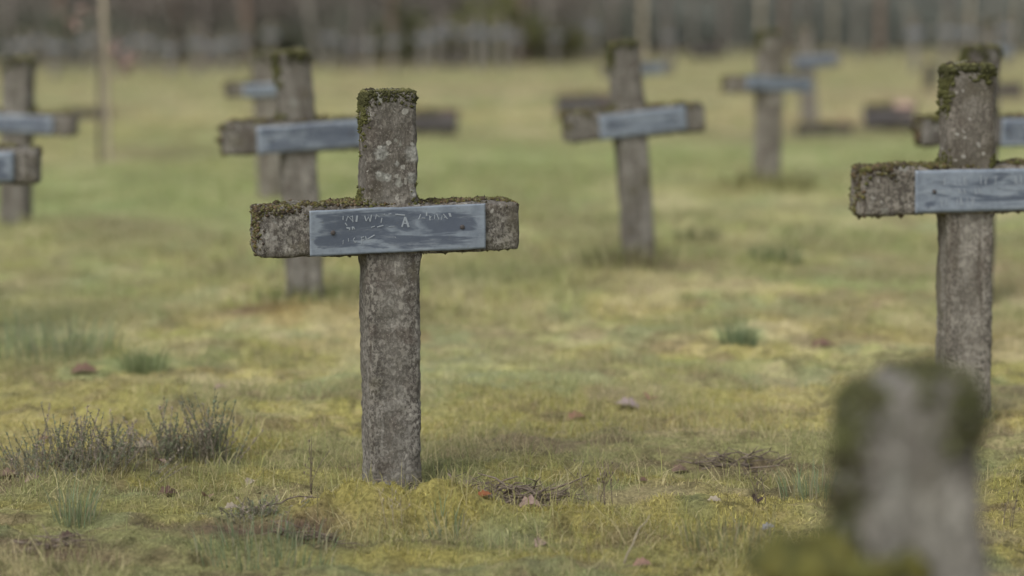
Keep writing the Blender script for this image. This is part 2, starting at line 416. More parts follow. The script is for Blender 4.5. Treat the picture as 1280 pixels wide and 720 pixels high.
OCT = np.array([(1, 0, 0), (0, 1, 0), (-1, 0, 0), (0, -1, 0), (0, 0, 1), (0, 0, -1)], float)
OF = np.array([(0, 1, 4), (1, 2, 4), (2, 3, 4), (3, 0, 4), (1, 0, 5), (2, 1, 5), (3, 2, 5), (0, 3, 5)])
def moss_mesh(name, P, Nn, size, parent, seed, spikes=3, palette=None, smin=.5):
    r = np.random.default_rng(seed); n = len(P)
    if n == 0: return None
    pal = np.array(palette or [(.085, .085, .030), (.060, .060, .024), (.115, .110, .045), (.045, .036, .024), (.17, .165, .11)])
    ci = r.choice(len(pal), n, p=None if palette else [.30, .28, .2, .12, .10])
    base = pal[ci]*r.uniform(.8, 1.2, (n, 1))
    s = size*np.clip(r.lognormal(-.1, .45, n), .4, 2.4)
    verts = OCT[None]*r.uniform(.6, 1.3, (n, 6, 1))+r.normal(0, .15, (n, 6, 3))
    verts = verts*s[:, None, None]; verts[:, :, 2] *= .8
    verts += (P+Nn*(s*.25)[:, None])[:, None, :]
    V = [verts.reshape(-1, 3)]; Fc = [(OF[None]+6*np.arange(n)[:, None, None]).reshape(-1, 3)]
    Cc = [np.repeat(base, 6, 0)]
    off = 6*n
    for k in range(spikes):
        d = Nn*.9+r.normal(0, .6, (n, 3)); d[:, 2] += .4; d /= np.linalg.norm(d, axis=1)[:, None]
        sd = np.cross(d, r.normal(0, 1, (n, 3))); sd /= np.linalg.norm(sd, axis=1)[:, None]+1e-9
        b0 = P+r.normal(0, .3, (n, 3))*s[:, None]
        tri = np.stack([b0-sd*(s*.22)[:, None], b0+sd*(s*.22)[:, None], b0+d*(np.minimum(s, size*1.1)*r.uniform(.8, 1.6, n))[:, None]], 1)
        V.append(tri.reshape(-1, 3)); Fc.append((np.arange(3*n).reshape(-1, 3))+off); off += 3*n
        Cc.append(np.repeat(base*1.25, 3, 0))
    return mk(name, np.concatenate(V), np.concatenate(Fc), M_moss, parent, False, np.clip(np.concatenate(Cc), 0, 1))

def box(mb, x0, x1, y0, y1, z0, z1):
    v = [(x, y, z) for z in (z0, z1) for y in (y0, y1) for x in (x0, x1)]
    mb.add(v, [(0, 2, 3, 1), (4, 5, 7, 6), (0, 1, 5, 4), (2, 6, 7, 3), (0, 4, 6, 2), (1, 3, 7, 5)])

def plate_mesh(x0, x1, z0, z1, y, seed, tilt=0.0, th=.0022, m=None, parent=None, res=60):
    nx, nz = res, max(8, res//4); r = random.Random(seed)
    V = []; rim = []
    for side in (0, 1):
        for i in range(nx+1):
            for j in range(nz+1):
                u = i/nx; v = j/nz
                x = x0+(x1-x0)*u; z = z0+(z1-z0)*v+tilt*(u-.5)
                q = Vector((x*6+seed, z*9, seed))
                e = mn.noise(Vector((x*40, seed, side*0)))*.0012
                if j == 0: z += e+mn.noise(Vector((x*9, seed+3, 0)))*.003
                if j == nz: z += -e+mn.noise(Vector((x*9, seed+7, 0)))*.0025
                b_ = mn.noise(q)*.0035+abs(u-.5)**4*.01
                V.append((x, y-b_-.002-(th if side else 0), z))
                dm = min(u, 1-u)*(x1-x0); dz = min(v, 1-v)*(z1-z0)
                rim.append(max(math.exp(-dm/.022), math.exp(-dz/.012)*.8))
    nn = (nx+1)*(nz+1); Fc = []
    for i in range(nx):
        for j in range(nz):
            a = i*(nz+1)+j
            Fc.append((a, a+1, a+nz+2, a+nz+1)); Fc.append((nn+a, nn+a+nz+1, nn+a+nz+2, nn+a+1))
    def strip(idx):
        for a, b_ in zip(idx[:-1], idx[1:]): Fc.append((a, b_, nn+b_, nn+a))
    strip([i*(nz+1) for i in range(nx+1)]); strip([i*(nz+1)+nz for i in range(nx+1)][::-1])
    strip([j for j in range(nz+1)][::-1]); strip([nx*(nz+1)+j for j in range(nz+1)])
    o = mk('nameplate', V, Fc, m, parent, True)
    a = o.data.attributes.new('rim', 'FLOAT', 'POINT'); a.data.foreach_set('value', rim)
    return o

# strokes of the worn lettering: u, v in plate fractions (0..1 from left, 0..1 from top), height, slant, width
def strokes(plate, x0, x1, z0, z1, tilt, y, lst, seed):
    mb = MB()
    W = x1-x0; H = z1-z0
    for (ua, va, ub, vb, wd) in lst:
        pa = Vector((x0+W*ua, 0, z1-H*va+tilt*(ua-.5))); pb = Vector((x0+W*ub, 0, z1-H*vb+tilt*(ub-.5)))
        d = pb-pa
        if d.length < 1e-5: continue
        jr = random.Random(int(ua*9999+va*77)); pa += Vector((jr.gauss(0, .0008), 0, jr.gauss(0, .0008))); pb += Vector((jr.gauss(0, .0008), 0, jr.gauss(0, .0008)))
        n = Vector((d.z, 0, -d.x)).normalized()*wd/2*jr.uniform(.55, 1.25)
        yy = y-.0042; v = []
        for q, sgn in ((pa, 1), (pa, -1), (pb, -1), (pb, 1)):
            b_ = mn.noise(Vector((q.x*6+seed, q.z*9, seed)))*.0035+abs((q.x-x0)/W-.5)**4*.01
            for dy in (-b_, -b_-.0012): v.append((q.x+n.x*sgn, yy+dy, q.z+n.z*sgn))
        mb.add(v, [(1, 7, 5, 3), (0, 1, 3, 2), (2, 3, 5, 4), (4, 5, 7, 6), (6, 7, 1, 0)])
    return mb.build('lettering', M_letter, plate)

MAIN_STROKES = []
def _s(cx, cy, cx2, cy2, w=.0022):        # positions read from the photograph's plate (crop 9.85 per pixel)
    def f(cx, cy):
        px = 410+cx/9.85; py = 245+cy/9.85
        u = (px-384)/218; top = 257-8*u; return u, (py-top)/55
    a = f(cx, cy); b = f(cx2, cy2); MAIN_STROKES.append((a[0], a[1], b[0], b[1], w))
for s_ in [(150, 180, 148, 235), (205, 175, 180, 240), (205, 175, 262, 245), (240, 185, 262, 185), (262, 180, 265, 250), (318, 170, 316, 245, .0035),
           (405, 185, 420, 240, .003), (455, 190, 425, 240), (455, 190, 470, 245, .003), (490, 175, 470, 245), (550, 165, 530, 225, .003), (550, 165, 580, 200),
           (615, 205, 600, 260), (640, 165, 660, 160), (700, 165, 735, 150), (785, 165, 905, 175, .0032), (905, 200, 862, 315, .004), (905, 200, 945, 318, .005), (880, 270, 935, 272, .003),
           (1085, 165, 1072, 215, .004), (1115, 215, 1145, 215), (1160, 135, 1165, 180, .003), (1205, 180, 1205, 240, .003), (1225, 190, 1205, 205),
           (1268, 170, 1255, 225), (1290, 165, 1312, 225), (1350, 180, 1345, 230), (1376, 165, 1420, 225), (1378, 205, 1400, 205), (1445, 150, 1450, 195, .0045),
           (170, 270, 190, 290), (190, 325, 225, 320, .003), (222, 320, 225, 345, .003), (262, 312, 262, 342, .003), (262, 312, 282, 325), (282, 315, 284, 345, .003),
           (480, 320, 530, 308, .0018), (560, 315, 640, 295, .002), (700, 310, 765, 300, .0018),
           (142, 470, 135, 520), (205, 450, 215, 485), (290, 435, 272, 460), (272, 460, 290, 492), (290, 492, 305, 488),
           (365, 430, 365, 515), (365, 440, 405, 432), (365, 470, 395, 465), (425, 430, 430, 465), (450, 460, 525, 415, .0022), (770, 430, 780, 450)]:
    _s(*s_)
def random_strokes(seed, u0=.2, u1=.85):
    r = random.Random(seed); out = []
    for v0, hh, a, b_ in ((.16, .2, u0, u1), (.45, .12, u0, u0+.25), (.66, .2, u0-.02, u0+.22)):
        u = a
        while u < b_:
            if r.random() < .72:
                k = r.choice('IVNLT')
                w = .0022
                if k == 'I': out.append((u, v0, u, v0+hh, w))
                if k == 'V': out += [(u-.008, v0, u, v0+hh, w), (u+.009, v0, u, v0+hh, w)]
                if k == 'N': out += [(u-.008, v0, u-.008, v0+hh, w), (u-.008, v0, u+.008, v0+hh, w)]
                if k == 'L': out += [(u, v0, u, v0+hh, w), (u, v0+hh, u+.014, v0+hh, w)]
                if k == 'T': out += [(u, v0, u, v0+hh, w), (u-.009, v0, u+.009, v0, w)]
            u += .035
    return out

# ------------------------------------------------------------------ grave cross
def cross(label, base, top, yaw, w=.138, d=.12, half=(.345, .345), barh=.125, drop=.276, plate=(-.215, .24), ptilt=0.0,
          detail=1, moss=1.0, seed=1, cm=None, zm=None, group='concrete grave crosses on the grass', sink=.12, letters=None, height=None, plateh=.108, roll=None, platez=0.0, barroll=0.0):
    x, y, zg = gpt(*base)
    zt, xt = ztop(y, *top)
    gz = float(gh(np.array([x]), np.array([y]))[0])
    h = height or (zt-zg)
    lean = math.atan2(xt-x, zt-zg) if roll is None else R(roll)
    rt = empty('grave_cross', (x, y, zg), (0, lean, R(yaw)))
    tag(rt, label, 'grave cross', group)
    seg = {3: (170, 92), 2: (90, 56), 1: (46, 32), 0: (14, 12)}[detail]
    dz = {3: 1, 2: 1, 1: 1, 0: 1}[detail]
    zb = h-drop      # top of bar
    def fl(t):       # fillets where the arms meet the post
        z = t-sink
        e = max(0, 1-abs(z-(zb+.0))/.03) if z > zb else 0
        e2 = max(0, 1-abs(z-(zb-barh))/.035) if z < zb-barh else 0
        return 1+.13*(e+e2)**1.5+.04*max(0, 1-z/h)
    V, Fc = beam((0, 0, -sink), (0, 0, h), w, d, seg[0], seg[1], seed, flare=fl)
    post = mk('post', V, Fc, cm or M_conc, rt, True)
    # arms: one bar, its faces a hair proud of the post
    c0 = zb-barh/2
    V2, F2 = beam((-half[0], -.002, c0), (half[1], -.002, c0+.0), barh, d+.012, max(12, int(seg[0]*.75)), seg[1], seed+5)
    if barroll:
        a = R(barroll); X = V2[:, 0].copy(); Z = V2[:, 2]-c0
        V2[:, 0] = X*math.cos(a)-Z*math.sin(a); V2[:, 2] = c0+X*math.sin(a)+Z*math.cos(a)
    bar = mk('crossbar', V2, F2, cm or M_conc, rt, True)
    yf = -(d+.012)/2-.006
    px0, px1 = plate; z0 = c0-plateh/2+platez; z1 = c0+plateh/2+platez
    pl = plate_mesh(px0, px1, z0, z1, yf, seed, ptilt, m=zm or M_zinc, parent=rt, res={3: 90, 2: 50, 1: 24, 0: 8}[detail])
    if detail >= 1:
        strokes(pl, px0, px1, z0, z1, ptilt, yf, letters or random_strokes(seed), seed)
        for u, vv in ((.13, .5), (.865, .5)):
            mb = MB(); nxp = px0+(px1-px0)*u; nz = z1-(z1-z0)*vv+ptilt*(u-.5)
            mb.tube([(nxp, yf-.001, nz), (nxp, yf-.0075, nz), (nxp, yf-.009, nz)], [.0062, .0058, .003], 10)
            mb.build('nail', M_nail, pl)
    # moss on the top, the arm tops, the corners and the weather side
    if moss > 0:
        def noise_at(P, s): return np.array([mn.noise(Vector((p[0]*s+seed*3, p[1]*s, p[2]*s))) for p in P])
        def mp(P, n):
            a = sstep(h-.02, h-.004, P[:, 2])*1.6
            lf = sstep(.0, -w*.45, P[:, 0])
            a += sstep(h-.16, h-.01, P[:, 2]+noise_at(P, 14)*.05)*sstep(-w*.40, -w*.5, P[:, 0])*1.1
            a += sstep(h-.045, h-.01, P[:, 2]+noise_at(P, 22)*.035)*.55
            a += np.exp(-((P[:, 2]-zb)/.022)**2)*sstep(w*.34, w*.5, np.abs(P[:, 0]))*.9
            a *= .25+1.3*sstep(-.15, .25, noise_at(P, 30)+.4*noise_at(P, 70))
            return np.clip(a, 0, 2)
        def mb_(P, n):
            up = sstep(.35, .8, n[:, 2])
            a = up*sstep(-.25, .25, noise_at(P, 9)+.05)*1.0
            a += sstep(c0+barh*.28, c0+barh*.5, P[:, 2]+noise_at(P, 25)*.02)*sstep(-.05, .3, noise_at(P, 12))*.4
            a += sstep(-half[0]+.02, -half[0], P[:, 0])*(.35+noise_at(P, 25))*.6
            a += sstep(-.3, -.8, n[:, 2])*.015
            a *= .2+1.4*sstep(-.15, .25, noise_at(P, 26)+.5*noise_at(P, 60))
            a[(P[:, 1] < -d*.4) & (P[:, 0] > px0-.005) & (P[:, 0] < px1+.005) & (P[:, 2] < z1+.004)] = 0
            return np.clip(a, 0, 2)
        n1, sz = {3: (5200, .0031), 2: (3200, .0046), 1: (700, .008), 0: (30, .016)}[detail]
        P1, N1 = face_samples(V, Fc, int(n1*moss*(.9)), mp, seed); P2, N2 = face_samples(V2, F2, int(n1*moss*1.2), mb_, seed+1)
        moss_mesh('moss', P1, N1, sz, post, seed, 7)
        moss_mesh('moss', P2, N2, sz, bar, seed+2, 7, palette=[(.115, .10, .035), (.070, .058, .030), (.055, .042, .030), (.16, .15, .08), (.085, .085, .028), (.12, .085, .05)])
    return rt

cross('sharpest concrete cross, lichen spots and dark blue-grey nameplate, on a moss mound', (490, 613), (483, 113), 15,
      w=.128, half=(.338, .322), ptilt=.004, plate=(-.212, .230), detail=3, seed=1, cm=M_conc_main, zm=M_zinc_main, letters=MAIN_STROKES, plateh=.112, moss=.9, barroll=-.6)
cross('tall cross cut by the right photo edge, dark moss horns on its post top', (1203, 524), (1209, 82), 8,
      w=.134, half=(.33, .34), ptilt=0, plate=(-.175, .26), detail=2, seed=4, cm=M_conc_b, zm=M_zinc_l, moss=1.25, plateh=.122, barh=.138, drop=.285)
cross('grey cross leaning left, its pale nameplate sloping up, right of the foremost cross', (800, 332), (778, 53), 14,
      w=.128, half=(.30, .34), ptilt=0.008, plate=(-.16, .245), detail=1, seed=6, zm=M_zinc_l, barh=.13, drop=.29, barroll=-1.2)
cross('upright cross with blue-grey nameplate, half hidden behind the left arm of the foremost cross', (382, 376), (366, 65), 13,
      w=.135, half=(.30, .33), plate=(-.17, .265), ptilt=.01, detail=1, seed=8, barh=.125, drop=.27, barroll=-1)
cross('slim pale cross with dark plate and pale left arm end, left of the far trio', (958, 233), (963, 40), 20,
      w=.14, half=(.29, .27), plate=(-.19, .26), ptilt=-.02, detail=1, seed=10, cm=M_conc_b, barh=.10, drop=.27, moss=.8, plateh=.085, barroll=1.5)
cross('cross at the left edge with green-capped post and dark right arm end', (19, 287), (24, 73), -6,
      w=.14, half=(.32, .31), plate=(-.23, .21), detail=1, seed=12, barh=.105, drop=.275, plateh=.09)
cross('mossy cross directly behind the tall one at the right edge, top and arms showing', (1216, 384), (1226, 60), 6,
      w=.125, half=(.24, .33), plate=(.07, .28), detail=1, seed=14, cm=M_conc_d, barh=.11, drop=.27)
cross('brownish cross just behind the half hidden upright one, its left arm showing', (340, 247), (330, 66), 5,
      w=.15, half=(.235, .22), plate=(-.13, .2), detail=1, seed=16, cm=M_conc_b, barh=.085, drop=.17, moss=.5, plateh=.07)
cross('distant cross almost hidden behind the leaning one, its right arm with blue plate showing', (793, 160), (789, 54), 8,
      w=.13, half=(.3, .4), plate=(-.1, .30), detail=1, seed=18, barh=.11, drop=.2, moss=.5)
cross('far cross on brown ground right behind the slim pale cross, blue-grey plate to the right', (1013, 163), (1004, 32), 4,
      w=.15, half=(.18, .33), plate=(-.12, .27), detail=1, seed=20, cm=M_conc_b, barh=.13, drop=.27, moss=.4)
cross('nearer cross beyond the left frame edge, only its mossy rounded right arm end showing', (-72, 420), (-72, 84), 5,
      w=.14, half=(.33, .345), plate=(-.23, .262), detail=1, seed=22, barh=.13, drop=.28, moss=1.2)
cross('far cross at the top right corner with small blue plate, behind the moss-horned cross top', (1238, 150), (1236, 28), 5,
      w=.13, half=(.3, .28), plate=(.02, .22), detail=1, seed=24, barh=.12, drop=.24, moss=.4)
# out-of-focus cross close to the lens
FGD = 2.8
def fg():
    d_ = ray(1155, 462); t = FGD/d_[1]; xt = d_[0]*t; zt = CAMZ+d_[2]*t
    rt = cross('large blurred post top close to the camera at bottom right, moss on its corners', (1172, 1080), (1172, 462), 7,
               detail=2, seed=31, height=zt, roll=-1.5, moss=0, w=.148, d=.13, half=(.165, .085), plate=(-.06, .06), drop=.225, cm=M_conc_f)
    rt.location = (xt, FGD, 0)
    return rt, zt
fgc, fgh = fg()
post = [c for c in fgc.children if c.name.startswith('post')][0]; bar = [c for c in fgc.children if c.name.startswith('crossbar')][0]
for q in [c for c in fgc.children if c.name.startswith('nameplate')]:
    for k in list(q.children): bpy.data.objects.remove(k)
    bpy.data.objects.remove(q)
for v in post.data.vertices:      # worn, uneven head of the post
    t = max(0, min(1, (v.co.z-(fgh-.10))/.10)); e = max(0, -v.co.x-.01)/.065
    v.co.z -= t*(.035*min(1, e)**1.3+.010*max(0, v.co.x-.03)/.04+.008*mn.noise(v.co*22)); v.co.x *= 1-.10*t*t
def fgm(o, n, f, nm, sz, pal, seed):
    V = np.array([v.co[:] for v in o.data.vertices]); Fc = [tuple(p.vertices) for p in o.data.polygons]
    P, Nn = face_samples(V, Fc, n, f, seed); return moss_mesh('moss', P, Nn, sz, o, seed, 4, palette=pal)
gpal = [(.085, .090, .034), (.060, .062, .026), (.12, .125, .055), (.05, .045, .025)]
fgm(post, 900, lambda P, n: np.exp(-((P[:, 0]-.058)/.022)**2)*sstep(fgh-.12, fgh-.06, P[:, 2])*1.3+np.exp(-((P[:, 0]-.01)/.012)**2)*sstep(fgh-.05, fgh-.02, P[:, 2])*.8+np.exp(-((P[:, 0]+.052)/.014)**2)*sstep(fgh-.06, fgh-.02, P[:, 2])
    + sstep(-.058, -.064, P[:, 0])*.5*sstep(fgh-.3, fgh-.04, P[:, 2])+sstep(fgh-.006, fgh, P[:, 2])*.35, 'moss', .0065, gpal, 5)
fgm(bar, 1600, lambda P, n: sstep(.2, .8, n[:, 2])*1.0*(P[:, 0] < .0)+.15*(n[:, 1] < -.5)*(P[:, 0] < -.06), 'moss', .012, [(.125, .115, .03), (.10, .10, .028), (.07, .07, .025)], 6)

# rows of far crosses before the wood
proto = [cross('x', (600, 85), (600, 30), 0, detail=0, seed=40+k, cm=[M_conc_b, M_conc][k % 2], height=1.0, roll=0, moss=1,
               w=.155, half=(.235, .235), plate=(-.16, .16), barh=.12, plateh=.09, zm=M_zinc) for k in range(4)]
far = [(33, 93, 38, 'behind the green-capped cross at the left edge'), (70, 94, 46, 'second from the left in the far row'), (112, 89, 33, 'just left of the pale stake with the sapling'),
       (152, 91, 45, 'just right of the pale stake, behind the pinkish leaves'), (190, 91, 35, 'tallest of the far row between the stake and the upright cross'), (214, 94, 50, 'short one beside the tallest far cross on the left'),
       (246, 93, 37, 'broad pale post midway between stake and upright cross'), (286, 91, 43, 'above the left arm of the brownish cross'), (339, 87, 20, 'right above the brownish cross top'),
       (412, 86, 30, 'just right of the slanting pale trunk'), (460, 90, 38, 'above and left of the foremost cross top'), (528, 86, 28, 'above and right of the foremost cross top'),
       (561, 82, 20, 'taller one, second right of the foremost cross top'), (598, 86, 26, 'in the middle of the far cluster under the green bushes'), (630, 84, 21, 'under the brightest green bush'),
       (660, 80, 25, 'last of the cluster right of the green bushes'), (741, 78, 14, 'lone one just left of the leaning cross'),
       (1144, 92, 22, 'at the left of the far trio on the right'), (1181, 90, 20, 'in the middle of the far trio on the right'), (1206, 92, 21, 'at the right of the far trio, above the mossy top'), (1256, 84, 22, 'nearest the right edge in the far row')]
far += [(12, 88, 44, 'at the very left edge of the far rows'), (50, 86, 40, 'just right of the green-capped cross top'), (92, 86, 46, 'between the green-capped cross and the pale stake, fainter'),
        (172, 85, 42, 'between the two tallest on the left'), (266, 86, 47, 'left of the one above the brownish cross arm'), (306, 84, 38, 'just left of the brownish cross top'),
        (436, 84, 40, 'between the slanting trunk and the foremost cross top, fainter'), (492, 84, 34, 'right above the foremost cross top'), (544, 82, 32, 'fainter, between the pair right of the foremost cross top'),
        (580, 81, 30, 'fainter, left in the cluster under the green bushes'), (612, 80, 33, 'low, in the cluster under the green bushes'), (646, 79, 32, 'low, right in the cluster under the green bushes'),
        (693, 79, 30, 'under the low olive bush right of the brightest one'), (716, 78, 34, 'low, left of the lone one beside the leaning cross'), (838, 78, 34, 'right of the pale stake above the leaning cross'), (1226, 86, 30, 'between the far trio and the right edge')]
for i, (bx, by, ty, lab) in enumerate(far):
    o = proto[i] if i < 4 else copy_tree(proto[i % 4])
    fr = random.Random(bx); by += fr.uniform(-3, 4); ty += fr.uniform(-7, 8); x, y, z = gpt(bx, by); zt, xt = ztop(y, bx, ty); k = (zt-z)
    o.location = (x, y, z); s_ = max(.75, min(1.4, k*1.08)); o.scale = (1.05, 1.05, s_); o.rotation_euler = (0, R(random.uniform(-2.5, 2.5)), R(random.uniform(-12, 14)))
    tag(o, 'small distant grey cross, '+lab, 'grave cross', 'rows of far crosses before the wood')

# ------------------------------------------------------------------ ground
def axis(parts):
    out = [parts[0][0]]
    for a, b_, st in parts:
        v = a
        n = max(1, int(round((b_-a)/st))); out += list(a+(b_-a)*(np.arange(1, n+1)/n))
    return np.array(out)
ys = axis([(-30, 0, 3), (0, 4.4, .15), (4.4, 5.0, .02), (5.0, 7.2, .0085), (7.2, 9, .02), (9, 14, .05), (14, 30, .2), (30, 70, .7), (70, 200, 6), (200, 700, 50)])
xs = axis([(-400, -60, 34), (-60, -14, 2), (-14, -4, .25), (-4, -1.7, .05), (-1.7, 1.7, .010), (1.7, 4, .05), (4, 14, .25), (14, 60, 2), (60, 400, 34)])
X, Y = np.meshgrid(xs, ys); Xf = X.ravel(); Yf = Y.ravel()
Z = gh(Xf, Yf)
nx = len(xs); ny = len(ys)
I = (np.arange(ny-1)[:, None]*nx+np.arange(nx-1)[None, :]).ravel()
FG = np.stack([I, I+1, I+nx+1, I+nx], 1)
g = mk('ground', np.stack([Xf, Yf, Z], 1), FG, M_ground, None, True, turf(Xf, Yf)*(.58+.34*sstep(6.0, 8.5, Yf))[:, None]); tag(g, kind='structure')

# ------------------------------------------------------------------ grass
def in_crossbase(x, y):
    return np.zeros(len(x), bool)
def blades(name, x, y, hgt, wid, colr, label, cat, bend=.5, seed=0, lean_sd=.35, segs=2):
    r = np.random.default_rng(seed); n = len(x)
    z = gh(x, y)-.003
    an = r.uniform(0, 2*np.pi, n); ln = np.abs(r.normal(0, 1, n))*lean_sd+.05
    dx = np.cos(an)*ln; dy = np.sin(an)*ln
    sa = r.uniform(0, 2*np.pi, n); sx = np.cos(sa)*wid/2; sy = np.sin(sa)*wid/2
    P0 = np.stack([x, y, z], 1); S = np.stack([sx, sy, np.zeros(n)], 1)
    mid = P0+np.stack([dx*hgt*.35, dy*hgt*.35, hgt*.55], 1)
    tip = P0+np.stack([dx*hgt*(1+bend*.5), dy*hgt*(1+bend*.5), hgt*np.clip(1-ln*bend*.5, .3, 1)], 1)
    V = np.stack([P0-S, P0+S, mid+S*.8, mid-S*.8, tip], 1).reshape(-1, 3)
    b0 = 5*np.arange(n)[:, None]
    Fc = np.concatenate([b0+np.array([[0, 1, 2]]), b0+np.array([[0, 2, 3]]), b0+np.array([[3, 2, 4]])], 0)
    o = mk(name, V, Fc, M_grass, None, False, np.repeat(np.clip(colr, 0, 1), 5, 0)); tag(o, label, cat, kind='stuff'); return o
def wedge(n, y0, y1, pad, seed, half=.25, power=1.0):
    r = np.random.default_rng(seed)
    # density falling with distance: uniform in y^power
    t = r.random(n); y = (y0**power+(y1**power-y0**power)*t)**(1/power)
    x = r.uniform(-1, 1, n)*(half*y+pad); return x, y, r
def bare_keep(x, y):
    k = np.ones(len(x), bool)
    for px, py, rx, ry in ((618, 633, .15, .11), (565, 620, .08, .05), (300, 668, .15, .06), (400, 680, .10, .035), (62, 688, .10, .05), (930, 583, .12, .06)):
        bx, by, _ = gpt(px, py); k &= ~((((x-bx)/rx)**2+((y-by)/ry)**2 < 1) & (_h((x*900).astype(int), (y*900).astype(int)) < .82))
    return k
def thin(x, y, keep): return x[keep], y[keep]
# near grass
x, y, r = wedge(185000, 4.4, 12, 1.0, 5, power=1.3)
mw = moss_w(x, y); nz = fbm(x*3.1+4, y*3.1+2, 3)
keep = r.random(len(x)) < np.clip(.25+1.5*sstep(.42, .6, nz)-.55*mw, .08, 1); keep &= bare_keep(x, y); x, y = thin(x, y, keep); nz = nz[keep]
n = len(x); h = r.gamma(3.2, .0085, n)*(.55+1.2*sstep(.4, .65, nz)); h = np.clip(h*.85, .008, .10)
c = turf(x, y); t = r.random((n, 1)); dry = r.random((n, 1)) < .45
c = np.where(dry, c*.35+np.array([[.41, .36, .205]])*.65, c*.65+np.array([[.20, .245, .095]])*.35)*r.uniform(.85, 1.35, (n, 1))
blades('near_grass', x, y, h, r.uniform(.0013, .0028, n), c, 'short mixed green and straw grass around the foremost cross', 'grass', seed=1, lean_sd=np.where(dry[:, 0], 1.5, .5))
# moss fuzz
x, y, r = wedge(380000, 4.5, 9.5, .9, 8, power=1.2)
keep = r.random(len(x)) < np.clip(moss_w(x, y)*1.2+.25, 0, 1); keep &= bare_keep(x, y); x, y = thin(x, y, keep)
n = len(x); c = turf(x, y)*r.uniform(.75, 1.6, (n, 1)); h = r.uniform(.004, .012, n)*(.6+1.2*sstep(.35, .65, fbm(x*20, y*20, 2)))
blades('ground_moss', x, y, h, r.uniform(.0018, .004, n), c, 'low yellow-green moss cushions covering the near ground', 'moss', seed=2, lean_sd=.7)
# mid grass
x, y, r = wedge(190000, 9, 26, 1.4, 12, power=1.1)
nz = fbm(x*1.3+4, y*1.3+2, 3)
n = len(x); h = np.clip(r.gamma(3, .008, n)*(.5+1.3*sstep(.4, .65, nz)), .010, .10)
c = turf(x, y); dry = r.random((n, 1)) < .3
c = np.where(dry, c*.5+np.array([[.38, .33, .20]])*.5, c*.85+np.array([[.18, .25, .10]])*.15)*r.uniform(1.0, 1.4, (n, 1))
blades('lawn_grass', x, y, h, r.uniform(.004, .009, n), c, 'rough lawn grass spreading between the crosses', 'grass', seed=3, lean_sd=np.where(dry[:, 0], 1.2, .4))
x, y, r = wedge(80000, 25, 74, 2.0, 13, power=1.1)
n = len(x); h = np.clip(r.gamma(3, .012, n), .012, .12); c = turf(x, y)*r.uniform(1., 1.4, (n, 1))
blades('distant_grass', x, y, h, r.uniform(.012, .025, n), c, 'distant rough grass in front of the wood', 'grass', seed=4)

# ------------------------------------------------------------------ grass tufts (things)
def tuft(px, py, n, h, rad, cols, label, w=.0025, lean=.35, name='grass_tuft', cat='grass tuft', group=None):
    x0, y0, _ = gpt(px, py); r = np.random.default_rng(px*7+py)
    z0 = float(gh(np.array([x0]), np.array([y0]))[0])
    a = r.uniform(0, 6.283, n); q = rad*np.sqrt(r.random(n)); x = q*np.cos(a); y = q*np.sin(a)
    zz = gh(x+x0, y+y0)-z0-.004
    hh = h*r.uniform(.45, 1.1, n); d = np.stack([x/rad, y/rad], 1)*lean+r.normal(0, lean*.5, (n, 2))
    sa = r.uniform(0, 6.283, n); S = np.stack([np.cos(sa)*w/2, np.sin(sa)*w/2, np.zeros(n)], 1)
    P0 = np.stack([x, y, zz], 1); mid = P0+np.stack([d[:, 0]*hh*.4, d[:, 1]*hh*.4, hh*.6], 1); tip = P0+np.stack([d[:, 0]*hh*1.1, d[:, 1]*hh*1.1, hh], 1)
    V = np.stack([P0-S, P0+S, mid+S*.8, mid-S*.8, tip], 1).reshape(-1, 3); b0 = 5*np.arange(n)[:, None]
    Fc = np.concatenate([b0+np.array([[0, 1, 2]]), b0+np.array([[0, 2, 3]]), b0+np.array([[3, 2, 4]])], 0)
    cc = np.array(cols)[r.integers(0, len(cols), n)]*r.uniform(.8, 1.2, (n, 1))
    o = mk(name, V, Fc, M_grass, None, False, np.repeat(cc, 5, 0)); o.location = (x0, y0, z0); tag(o, label, cat, group); return o
BG = [(.17, .22, .12), (.14, .19, .095), (.20, .23, .13), (.30, .27, .17)]
tuft(96, 655, 90, .11, .05, BG, 'thin blue-green grass tuft at the lower left, in front of the heather')
tuft(180, 466, 160, .11, .07, [(.17, .21, .09), (.21, .24, .12)], 'green grass tuft left of the foremost cross at mid distance', w=.003)
tuft(924, 436, 150, .11, .06, [(.14, .19, .10), (.18, .22, .12)], 'round green grass tuft in the open lawn right of the foremost cross', w=.003)
tuft(330, 690, 260, .07, .16, BG, 'low blue-green grass patch below the brown foot of the mound')
tuft(970, 330, 120, .12, .12, [(.16, .19, .09), (.12, .16, .07)], 'pale grass tuft below the slim pale cross', w=.006)
tuft(60, 440, 300, .14, .25, [(.22, .26, .15), (.19, .24, .12), (.28, .28, .17)], 'taller soft grass patch at the left edge', w=.004)
tuft(870, 300, 120, .10, .12, [(.14, .17, .07), (.2, .19, .1)], 'soft grass patch right of the leaning cross foot', w=.006)
tuft(920, 690, 130, .08, .12, [(.20, .19, .10), (.14, .16, .07), (.26, .23, .14)], 'straw-coloured grass tuft left of the blurred post')
tuft(560, 670, 50, .07, .06, BG, 'small grass tuft in front of the foremost cross mound')
tuft(1020, 620, 100, .09, .09, BG, 'green grass tuft behind the blurred post edge')
tuft(490, 618, 130, .04, .085, BG+[(.16, .14, .05)], 'short grass growing round the foot of the foremost cross post')
tuft(1203, 530, 110, .06, .09, BG, 'short grass growing round the foot of the tall cross')
tuft(780, 345, 200, .10, .22, [(.12, .13, .05), (.16, .16, .07), (.10, .08, .05)], 'dark grass clump at the foot of the leaning cross', w=.005)
tuft(958, 240, 200, .10, .3, [(.15, .14, .06), (.17, .17, .07)], 'yellowish grass clump at the foot of the slim pale cross', w=.008)
